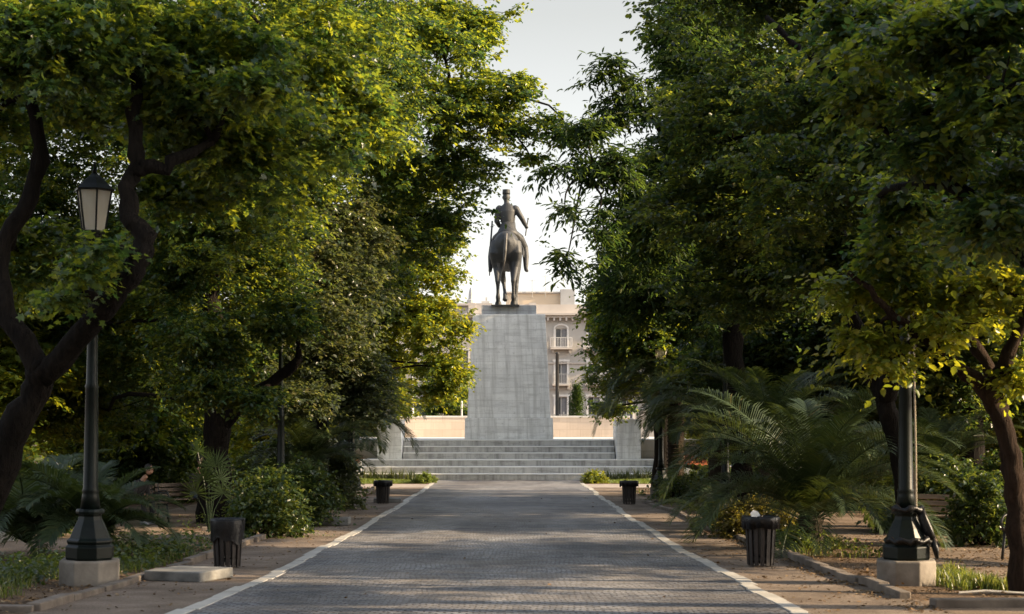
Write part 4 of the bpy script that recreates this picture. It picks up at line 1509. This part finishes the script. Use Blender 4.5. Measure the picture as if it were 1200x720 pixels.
# background trees: two prototypes, each copied with its trunk and crown
def bg_proto(name, x, y, mat, seed, h, label, lo=1.0, cov=3.0):
    base = Vector((x, y, zg(y)))
    k = F / y
    px, py = 600 + x * k, 500 - (base.z - CZ) * k
    lob = []
    g = random.Random(seed)
    for i in range(11):
        zz = lo + (h - lo - .4) * (i + .5) / 11
        rr = 2.9 * math.sin(math.pi * (.18 + .75 * (i + .5) / 11)) + .3
        a = i * 2.4
        lob.append((px + rr * .55 * math.cos(a) * k, py - zz * k, y + rr * .55 * math.sin(a), rr * .75 * k, 1.15 * k, 1.0, rr * .75))
    return tree(name, label, 'tree', 'background trees beyond the avenue', base,
                [([base, base + Vector((.1, 0, h * .3)), base + Vector((-.1, .1, h * .6)), base + Vector((0, 0, h * .9))], [.32, .25, .18, .06])],
                lob, mat, 'ovate', .17, cov, seed, .55, 'bark')


spots = [(-11.8, 47, 'background tree closing the view behind the left lamp', 0), (-14.5, 58, 'background tree far left, beyond the benches', 1), (-10.2, 66, 'background tree left of the bright tree', 1),
         (-15.5, 74, 'background tree deepest behind the grey green tree', 0), (-9.0, 96, 'background tree behind the left parapet, on its outer end', 1), (-4.6, 108, 'background tree behind the left parapet next to the pedestal', 0),
         (-16, 98, 'background tree beyond the left red bed', 0), (-13.5, 37, 'background tree at the left edge behind the crooked trunk', 1),
         (12.0, 46, 'background tree closing the view behind the right bench', 0), (16.0, 43.0, 'background tree far right beyond the inner tree', 1), (17.0, 72, 'background tree right of the rounded tree', 0),
         (10.6, 68.6, 'tall added tree right of the steps, shading the pedestal', 1), (13.0, 14.5, 'added tall-stemmed shade tree outside the frame at the near right', 3), (11.6, 21.5, 'added shade tree right of the near right bench, outside the frame edge', 2), (12.4, 33.0, 'background tree at the right edge behind the lit shrub', 2), (11.8, 39.5, 'background tree just left of the tree behind the lit shrub', 2), (12.5, 100, 'background tree behind the right end block', 1), (19, 92, 'background tree beyond the right red bed', 0),]  # out-of-frame trees and the tall one are added to block sun
def label_tall(la):
    return la.startswith('tall ')


protos = {}
for i, (x, y, la, kind) in enumerate(spots):  # raised, thinned crowns are shaped to let streaks of low sun through
    if kind not in protos:
        protos[kind] = bg_proto('background_tree', x, y, ('maple', 'bright', 'elm', 'dim')[kind], 40 + kind, (8.5, 9.5, 9.5, 13.5)[kind], la, (1.0, 1.0, 4.2, 7.2)[kind], (3.0, 3.0, 1.5, 2.6)[kind])  # bright leaf colour stands in for sun that nearer trees block
        continue
    o = copy_tree(protos[kind])
    o['label'] = la
    o.location = (x, y, zg(y))
    o.rotation_euler = (0, 0, i * 1.3)
    s = random.uniform(.9, 1.15)
    if y > 90:
        s *= .8
    if label_tall(la):
        s = 1.36
    o.scale = (s, s, s * random.uniform(.95, 1.1))
# unseen shade trees around and behind the viewpoint, placed to cut sun and sky light
SHADE = [(-8.8, 3.0, 1.0, 'unseen shade tree left of the viewpoint', 1), (8.6, -2.0, 1.0, 'unseen shade tree right of the viewpoint', 0), (-8.2, -8.5, 1.05, 'unseen shade tree behind the viewpoint on the left', 0), (8.5, -12.5, 1.1, 'unseen shade tree behind the viewpoint on the right', 1), (-.5, -22, 1.3, 'unseen shade tree closing the avenue behind the viewpoint', 1),
         (9.2, 8.5, .95, 'unseen shade tree just outside the frame at the near right', 0)]
for x, y, s, la, kind in SHADE:
    o = copy_tree(protos[kind])
    o['label'] = la
    o.location = (x, y, zg(y))
    o.rotation_euler = (0, 0, x)
    o.scale = (s, s, s)

# cypress
base = Vector((GX(676, 92), 92, gz(92)))
r = empty('cypress', base, 'narrow dark cypress before the cream building right of the pedestal', 'tree')
mb = MB()
mb.tube([(0, 0, 0), (0, 0, 2), (.03, 0, 4.2)], [.12, .09, .03], 8)
mb.build('trunk', M['bark'], r, True)
g = np.random.default_rng(77)
n = 420
t = g.uniform(0, 1, n) ** .8
zz = .4 + 4.3 * t
rr = .5 * np.sin(np.pi * np.clip(.25 + .75 * t, 0, 1)) ** .7 * g.uniform(.4, 1, n)
a = g.uniform(0, 6.28, n)
C = np.stack([rr * np.cos(a), rr * np.sin(a), zz], -1)
V, Fq, T = sprays(C, .2, .13, g, 'long', 4, 6, -1.2, .5)
np_mesh('crown', V, Fq, M['hackberry'], r, T)

# ------------------------------------------------------------------ palms


def frond_mesh(name, L, arch, nl, lw, ll, seed, vshape=.45):
    g = np.random.default_rng(seed)
    n = nl
    t = np.linspace(.12, 1, n)
    # rachis in the YZ plane, rising then arching over
    th0, th1 = arch
    ss = np.linspace(0, 1, 40)
    th = th0 + (th1 - th0) * ss ** 1.4
    yy = np.concatenate([[0], np.cumsum(np.cos(th[:-1]) / 39)]) * L
    zz = np.concatenate([[0], np.cumsum(np.sin(th[:-1]) / 39)]) * L
    py, pz, pt = np.interp(t, ss, yy), np.interp(t, ss, zz), np.interp(t, ss, th)
    V, Fl, T = [], [], []
    for s in (-1, 1):
        for i in range(n):
            u = t[i]
            l = ll * (math.sin(math.pi * min(1, .12 + u * .86)) ** .55 + .12) * g.uniform(.88, 1.1)
            tan = np.array([0, math.cos(pt[i]), math.sin(pt[i])])
            nor = np.array([0, -math.sin(pt[i]), math.cos(pt[i])])
            lat = np.array([s, 0, 0])
            fw = .35 + .9 * u ** 2
            d = lat + tan * fw + nor * (vshape + g.normal(0, .08))
            d /= np.linalg.norm(d)
            p0 = np.array([0, py[i], pz[i]])
            p1 = p0 + d * l * .55
            p2 = p0 + d * l + np.array([0, 0, -l * g.uniform(.12, .34)])
            wv = np.cross(d, nor)
            wv /= np.linalg.norm(wv)
            k = len(V)
            w = lw * g.uniform(.85, 1.15)
            V += [p0 - wv * w * .4, p0 + wv * w * .4, p1 + wv * w, p1 - wv * w, p2]
            Fl += [(k, k + 1, k + 2), (k, k + 2, k + 3), (k + 3, k + 2, k + 4)]
            T += [g.uniform(.1, .8) if g.uniform() > .05 else 1.0] * 3
    # rachis strip with thickness (triangular tube)
    K0 = len(V)
    for i in range(40):
        w = .018 * (1 - .85 * ss[i]) + .003
        V += [np.array([-w, yy[i], zz[i]]), np.array([w, yy[i], zz[i]]), np.array([0, yy[i] + w * math.sin(th[i]), zz[i] - w * 1.3 * math.cos(th[i])])]
    for i in range(39):
        for k in range(3):
            a, b_ = K0 + i * 3 + k, K0 + i * 3 + (k + 1) % 3
            Fl += [(a, b_, b_ + 3), (a, b_ + 3, a + 3)]
            T += [.75, .75]
    return np.array(V), np.array(Fl), np.array(T)


def palm(name, label, x, y, trunk_h, trunk_r, nf, L, seed, ll=.42, el_lo=-.1, el_hi=1.35, group=None, lw=.014):
    r = empty(name, (x, y, gz(y)), label, 'palm', group)
    g = np.random.default_rng(seed)
    if trunk_h > .3:
        mb = MB()
        prof = []
        z = -.1
        while z < trunk_h:
            prof += [(trunk_r * (1.0 + .1 * (z < .2)), z), (trunk_r * 1.14, z + .09), (trunk_r * .97, z + .1)]
            z += .13
        prof.append((trunk_r * .6, z + .1))
        mb.lathe(prof, 14)
        mb.build('trunk', M['palm_bark'], r)
    protos_ = []
    lw = lw * (1.5 if trunk_h > 1.5 else 1.05)
    dr = .35 if trunk_h > 1.5 else 0
    for k, (a0, a1) in enumerate(((1.35, .2 - dr * 2), (1.05 - dr * .3, -.55 - dr * 1.6), (.65 - dr * .5, -1.05 - dr))):
        V, Fl, T = frond_mesh('frond', L * (1, 1.05, .95)[k], (a0, a1), 72, lw * .8, ll, seed * 5 + k)
        protos_.append((V, Fl, T))
    made = {}
    for i in range(nf):
        u = i / max(1, nf - 1)
        k = 0 if u < .25 else (1 if u < .62 else 2)
        az = i * 2.39996 + g.normal(0, .12)
        if k not in made:
            V, Fl, T = protos_[k]
            o = np_mesh('frond', V, Fl, M['palm'], r, T)
            made[k] = o
        else:
            o = made[k].copy()
            COL.objects.link(o)
            o.parent = r
        o.location = (0, 0, trunk_h + .05 - .12 * u * (trunk_h > .3))
        s = g.uniform(.82, 1.1)
        o.scale = (s, s, s)
        o.rotation_euler = (g.normal(0, .1) - .12 * (k == 0), g.normal(0, .1), az)
    return r


palm('palm_tree', 'palm with arching fronds drooping over the right end of the steps', GX(792, 51.5), 51.5, 3.0, .27, 44, 3.3, 3, .55)
palm('palm_tree', 'palm with a slim mossy trunk behind the far right bin', GX(838, 46), 46, 2.5, .2, 34, 2.7, 4, .5)
palm('palm_bush', 'big stemless palm bush left of the right street lamp', GX(950, 26), 26, .5, .2, 52, 3.0, 5, .5)
palm('palm_bush', 'low palm bush right behind the near right bin', GX(905, 32), 32, 1.5, .25, 40, 2.8, 6, .5)
palm('palm_bush', 'palm bush spreading behind the lit right bench', GX(1090, 33), 33, .9, .25, 26, 2.4, 16, .46)
palm('palm_bush', 'young palm with grey fronds just right of the left street lamp', GX(108, 23.5), 23.5, .3, .18, 24, 1.6, 7, .38)
palm('palm_bush', 'palm bush at the left edge behind the near weeds', GX(30, 24), 24, .2, .2, 26, 2.1, 8, .42)
palm('palm_bush', 'palm bush in the dark behind the left shrubs', GX(360, 40), 40, 1.2, .25, 26, 2.3, 9, .46)
palm('palm_tree', 'sunlit palm drooping over the left end of the steps', GX(408, 53), 53, 2.3, .24, 34, 3.0, 10, .5)
palm('palm_sprout', 'little palm sprout leaning over the right edging stones', GX(835, 31), 31, .0, .1, 11, 1.3, 12, .26, lw=.012)

# fan palm leaf stand by the rough trunk
r = empty('fan_palm', (GX(245, 31), 31, gz(31)), 'fan palm with stiff round grey leaves before the rough left trunk', 'palm')
g = np.random.default_rng(31)
first = None
for i in range(7):
    az = i * .9
    h = .8 + .28 * (i % 4)
    mb = MB()
    e = Vector((.28 * math.cos(az), .28 * math.sin(az), h))
    mb.tube([(0, 0, 0), (e.x * .4, e.y * .4, h * .6), e], [.014, .01, .008], 5)
    d = (e * .8 + Vector((0, -.25, 0))).normalized()
    up = Vector((0, 0, 1))
    lat = d.cross(up).normalized()
    nn = lat.cross(d)
    vs, fs = [e], []
    for k in range(25):
        a = R(-125 + 250 * k / 24)
        dd = d * math.cos(a) + lat * math.sin(a) + nn * (.12 if k % 2 else -.05)
        sd = d * -math.sin(a) + lat * math.cos(a)
        b_ = len(vs)
        vs += [e + dd * .2 - sd * .016, e + dd * .42, e + dd * .2 + sd * .016]
        fs.append((0, b_, b_ + 1, b_ + 2))
    mb.add(vs, fs)
    o = mb.build('leaf', M['palm'], r)

# ------------------------------------------------------------------ shrubs


def shrub(name, label, x, y, rx, ry, h, mat, size, seed, n=None, kind='ovate', tint=(.1, .8), group=None, cover=4):
    g = np.random.default_rng(seed)
    r = empty(name, (x, y, gz(y)), label, 'shrub', group)
    mb = MB()
    cr = min(.35, .4 * min(rx, h))
    N = n or max(20, int(cover * math.pi * rx * h / (.42 * size * size * .6) / 40))
    q = norm(g.normal(0, 1, (N, 3))) * g.uniform(.3, 1, (N, 1)) ** .4
    q[:, 2] = np.abs(q[:, 2]) * .95 + .06
    C = q * np.array([rx, ry, h])[None]
    C[:, :2] *= (1 + .25 * np.sin(3 * np.arctan2(C[:, 1], C[:, 0]) + seed))[:, None]
    for p in C[::max(1, N // 22)]:
        limb(mb, (g.normal(0, .06), g.normal(0, .06), -.05), p, .02, .006, g, 5, 4, .08)
    mb.build('stems', M['bark'], r, True)
    V, Fq, T = sprays(C, cr, size, g, kind, 5, 8, .2, .6, 0, g.uniform(*tint, N))
    np_mesh('foliage', V, Fq, M[mat], r, T)
    return r


shrub('shrub', 'dense dark shrub right of the near left bin', GX(308, 29.5), 29.5, .75, .7, 1.35, 'shrub', .07, 51)
shrub('shrub', 'taller shrub hiding the foot of the second left lamp', GX(350, 33.5), 33.5, .8, .8, 1.5, 'shrub', .08, 52)
shrub('shrub', 'grey green shrub before the far left lamp', GX(388, 41.5), 41.5, .8, .7, 1.7, 'grey_leaf', .09, 53)
shrub('shrub', 'glossy shrub catching light at the right edge behind the bench', GX(1150, 27), 27, .6, .7, 1.45, 'shrub', .075, 54)
shrub('shrub', 'broad dark shrub between the right lamp and the lit shrub', GX(1105, 31), 31, 1.2, .9, 1.5, 'shrub', .085, 55)
shrub('shrub', 'airy weedy bush at the foot of the right palm trunks', GX(790, 47), 47, .9, .8, .85, 'shrub', .075, 56, cover=2)
shrub('shrub', 'small rounded bright bush at the left foot of the steps', GX(497, 62.6), 62.6, .5, .45, .42, 'lawn', .06, 57)
shrub('shrub', 'small rounded green bush at the right foot of the steps', GX(695, 62.6), 62.6, .5, .45, .5, 'bright', .06, 58)
shrub('shrub', 'brownish bush behind the near right bin', GX(880, 29.5), 29.5, .8, .6, .75, 'brownish', .07, 59)
shrub('shrub', 'shadowy shrub left of the near left lamp', GX(20, 29.8), 29.8, 1.2, .8, 1.5, 'shrub', .09, 60)
shrub('shrub', 'shadowy shrub beyond the left benches', GX(170, 46), 46, 2.2, 1.2, 1.8, 'shrub', .1, 61)
shrub('shrub', 'shadowy shrub behind the right palm bushes', GX(985, 42), 42, 2.4, 1.2, 1.9, 'shrub', .1, 62)
shrub('shrub', 'low lit weeds clump at the foot of the big palm bush', GX(935, 26), 26, .5, .4, .4, 'lawn', .06, 63)
shrub('shrub', 'shrub under the palms beside the far right bin', GX(842, 51), 51, 1.4, .9, 1.0, 'shrub', .09, 64)
shrub('shrub', 'shrub closing the gap under the left grey green tree', GX(330, 52), 52, 2.0, 1.2, 1.9, 'shrub', .1, 65)
shrub('shrub', 'shrub far right in the dark behind the second bench', GX(1190, 31.5), 31.5, 1.2, .9, 1.7, 'shrub', .09, 66)


# ------------------------------------------------------------------ grass, weeds, leaf litter
def blades(name, patches, mat, hmin, hmax, seed, label=None):
    """patches: (x, y, rx, ry, n)"""
    g = np.random.default_rng(seed)
    Vs = []
    for x, y, rx, ry, n in patches:
        a = g.uniform(0, 6.283, n)
        q = g.uniform(0, 1, n) ** .6
        X = x + rx * q * np.cos(a)
        Y = y + ry * q * np.sin(a)
        Z = np.array([gz(v) for v in Y])
        h = g.uniform(hmin, hmax, n) * (1.15 - .6 * q)
        d = g.uniform(0, 6.283, n)
        w = h * .028 + .0025
        ln = g.uniform(.2, .75, n) * h
        b0 = np.stack([X, Y, Z], -1)
        sd = np.stack([-np.sin(d), np.cos(d), np.zeros(n)], -1) * w[:, None]
        dr = np.stack([np.cos(d), np.sin(d), np.zeros(n)], -1)
        m_ = b0 + dr * (ln * .35)[:, None] + np.array([0, 0, 1])[None] * (h * .62)[:, None]
        t_ = b0 + dr * ln[:, None] + np.array([0, 0, 1])[None] * h[:, None]
        Vs.append(np.stack([b0 - sd, b0 + sd, m_ + sd * .8, m_ - sd * .8, t_], 1))
    V = np.concatenate(Vs)
    n = len(V)
    k = (np.arange(n) * 5)[:, None]
    Fl = np.concatenate([k + np.array([[0, 1, 2]]), k + np.array([[0, 2, 3]]), k + np.array([[3, 2, 4]])])
    T = g.uniform(0, 1, n)
    o = np_mesh(name, V.reshape(-1, 3), Fl, M[mat], None, np.concatenate([T, T, T]))
    tag(o, label, 'grass', None, 'stuff')
    return o


gr = random.Random(9)
pt = []
for _ in range(46):
    pt.append((gr.uniform(-7.0, -5.7), gr.uniform(16.5, 22), .3, .3, 70))
for _ in range(30):
    pt.append((gr.uniform(-6.6, -4.95), gr.uniform(20, 26), .28, .3, 55))
for _ in range(40):
    pt.append((gr.uniform(-7.2, -4.95), gr.uniform(32, 56), .4, .5, 40))
for _ in range(34):
    pt.append((gr.uniform(5.25, 5.9), gr.uniform(17.8, 20.6), .16, .2, 110))
for _ in range(26):
    pt.append((gr.uniform(4.6, 6.0), gr.uniform(23.5, 32), .3, .4, 45))
for _ in range(30):
    pt.append((gr.uniform(4.2, 7), gr.uniform(38, 56), .4, .5, 40))
for _ in range(12):
    pt.append((gr.uniform(5.9, 7.6), gr.uniform(16.5, 18.2), .2, .2, 60))
blades('grass', pt, 'grass', .05, .22, 3, 'loose green grass tufts growing in the planting beds')
blades('lawn', [(-6.3, 63.6, 3.0, 1.9, 9000), (6.2, 63.6, 3.2, 1.9, 9000)], 'lawn', .07, .2, 4, 'bright lawn strips at the foot of the steps')
blades('iris_leaves', [(-4.3 - .4 * i, 65.2, .3, .25, 90) for i in range(9)] + [(4.1 + .4 * i, 65.2, .3, .25, 90) for i in range(12)], 'grey_leaf', .35, .62, 5,
       'row of bluish sword leaved plants along the lowest step')

# broad-leaved weeds in the near left bed and dry leaves on the soil
g = np.random.default_rng(91)


def scatter(name, boxes, mat, size, seed, lie, label, cat):
    g = np.random.default_rng(seed)
    Ps = []
    for x0, x1, y0, y1, n, h in boxes:
        X, Y = g.uniform(x0, x1, n), g.uniform(y0, y1, n)
        den = np.sin(X * 5.1 + Y * 3.3) + np.sin(X * 2.3 - Y * 4.1) + g.normal(0, .7, n)
        k = den > -.3
        X, Y = X[k], Y[k]
        Z = np.array([gz(v) for v in Y]) + .014 + g.uniform(0, 1, len(X)) ** 1.5 * h
        Ps.append(np.stack([X, Y, Z], -1))
    pos = np.concatenate(Ps)
    n = len(pos)
    a = g.uniform(0, 6.283, n)
    ax = np.stack([np.cos(a), np.sin(a), g.normal(0, lie, n)], -1)
    nm = np.stack([g.normal(0, lie, n), g.normal(0, lie, n), np.ones(n)], -1)
    V, Fq, k = place_leaves(pos, ax, nm, size * g.uniform(.5, 1.3, n), 'ovate')
    o = np_mesh(name, V, Fq, M[mat], None, np.repeat(g.uniform(0, 1, n), k))
    tag(o, label, cat, None, 'stuff')


scatter('weeds', [(-7.2, -5.75, 16.5, 21.5, 4200, .24), (-6.7, -5.0, 20, 27, 5200, .28), (4.9, 6, 24, 32, 1200, .16), (-7, -5, 32, 50, 2600, .3), (4.8, 7, 36, 55, 2600, .25)],
        'shrub', .075, 92, .5, 'leafy green weeds in the planting beds', 'weeds')
scatter('leaf_litter', [(-7.2, -4.8, 14, 24, 2600, .015), (4.35, 8.5, 15.8, 30, 6500, .02), (3.9, 4.3, 15, 32, 1500, .01), (3.0, 4.3, 15, 30, 600, .006), (-4.7, -3.4, 15, 40, 600, .006), (-7, -4.8, 24, 40, 1500, .02), (2.2, 4.2, 28, 50, 160, .006), (-3.1, 2.8, 15, 50, 110, .006)],
        'litter', .055, 93, .3, 'dry brown leaves strewn over the soil and along the kerbs', 'leaf litter')

# stones and a fallen stick in the right bed
mb = MB()
mb.tube([(0, 0, .03), (.3, .02, .05), (.75, -.03, .03), (1.1, .03, .02)], [.018, .02, .015, .008], 6)
tag(mb.build('fallen_stick', M['edge_stone'], loc=(5.0, 17.2, gz(17.2))), 'pale fallen stick on the soil right of the right lamp plinth', 'stick')

# ------------------------------------------------------------------ light, sky, camera
SUN_EL, SUN_AZ = 22.5, 97.0
w = bpy.data.worlds.new('World')
S.world = w
w.use_nodes = True
nt = w.node_tree
bg = nt.nodes['Background']
sk = nt.nodes.new('ShaderNodeTexSky')
sk.sky_type = 'NISHITA'
sk.sun_disc = False
sk.sun_elevation = R(SUN_EL)
sk.sun_rotation = R(SUN_AZ)
sk.altitude = 50
sk.air_density = 1.0
sk.dust_density = 3.5
sk.ozone_density = 1.0
# evening haze: the air low over the horizon is pale and bright
tc = nt.nodes.new('ShaderNodeTexCoord')
sx_ = nt.nodes.new('ShaderNodeSeparateXYZ')
nt.links.new(tc.outputs['Generated'], sx_.inputs[0])
hzr = ramp(nt, sx_.outputs['Z'], [(0, (3.4, 3.0, 2.6)), (.09, (3.0, 2.75, 2.5)), (.26, (1.15, .86, .32)), (.5, (1.5, 1.6, 1.8)), (1, (1.3, 1.6, 2.1))])
hs = nt.nodes.new('ShaderNodeHueSaturation')
hs.inputs['Saturation'].default_value = .6
nt.links.new(sk.outputs[0], hs.inputs['Color'])
hsum = mixc(nt, 1.0, hs.outputs[0], hzr, 'ADD')
nt.links.new(hsum, bg.inputs[0])
bg.inputs[1].default_value = .088
sl = bpy.data.lights.new('sun', 'SUN')
sl.energy = 5.0
sl.angle = R(.6)
sl.color = (1, .76, .48)
so = bpy.data.objects.new('sun', sl)
COL.objects.link(so)
d = Vector((math.sin(R(SUN_AZ)) * math.cos(R(SUN_EL)), math.cos(R(SUN_AZ)) * math.cos(R(SUN_EL)), math.sin(R(SUN_EL))))
so.rotation_euler = d.to_track_quat('Z', 'Y').to_euler()
so.location = d * 60

cam = bpy.data.cameras.new('camera')
co = bpy.data.objects.new('camera', cam)
COL.objects.link(co)
co.location = (0, 0, CZ)
co.rotation_euler = (R(90), 0, 0)
cam.sensor_width = 36
cam.lens = 36 * F / 1200
cam.shift_y = (HZ - 360) / 1200
cam.clip_start = .1
cam.clip_end = 3000
cam.dof.use_dof = True
cam.dof.focus_distance = 66
cam.dof.aperture_fstop = 4.5
S.camera = co
S.view_settings.view_transform = 'Standard'
S.view_settings.look = 'None'
S.view_settings.exposure = 1.3
S.view_settings.gamma = 1
S.cycles.max_bounces = 8
S.cycles.diffuse_bounces = 4
S.cycles.transmission_bounces = 5
S.cycles.transparent_max_bounces = 8
S.cycles.caustics_reflective = False
S.cycles.caustics_refractive = False
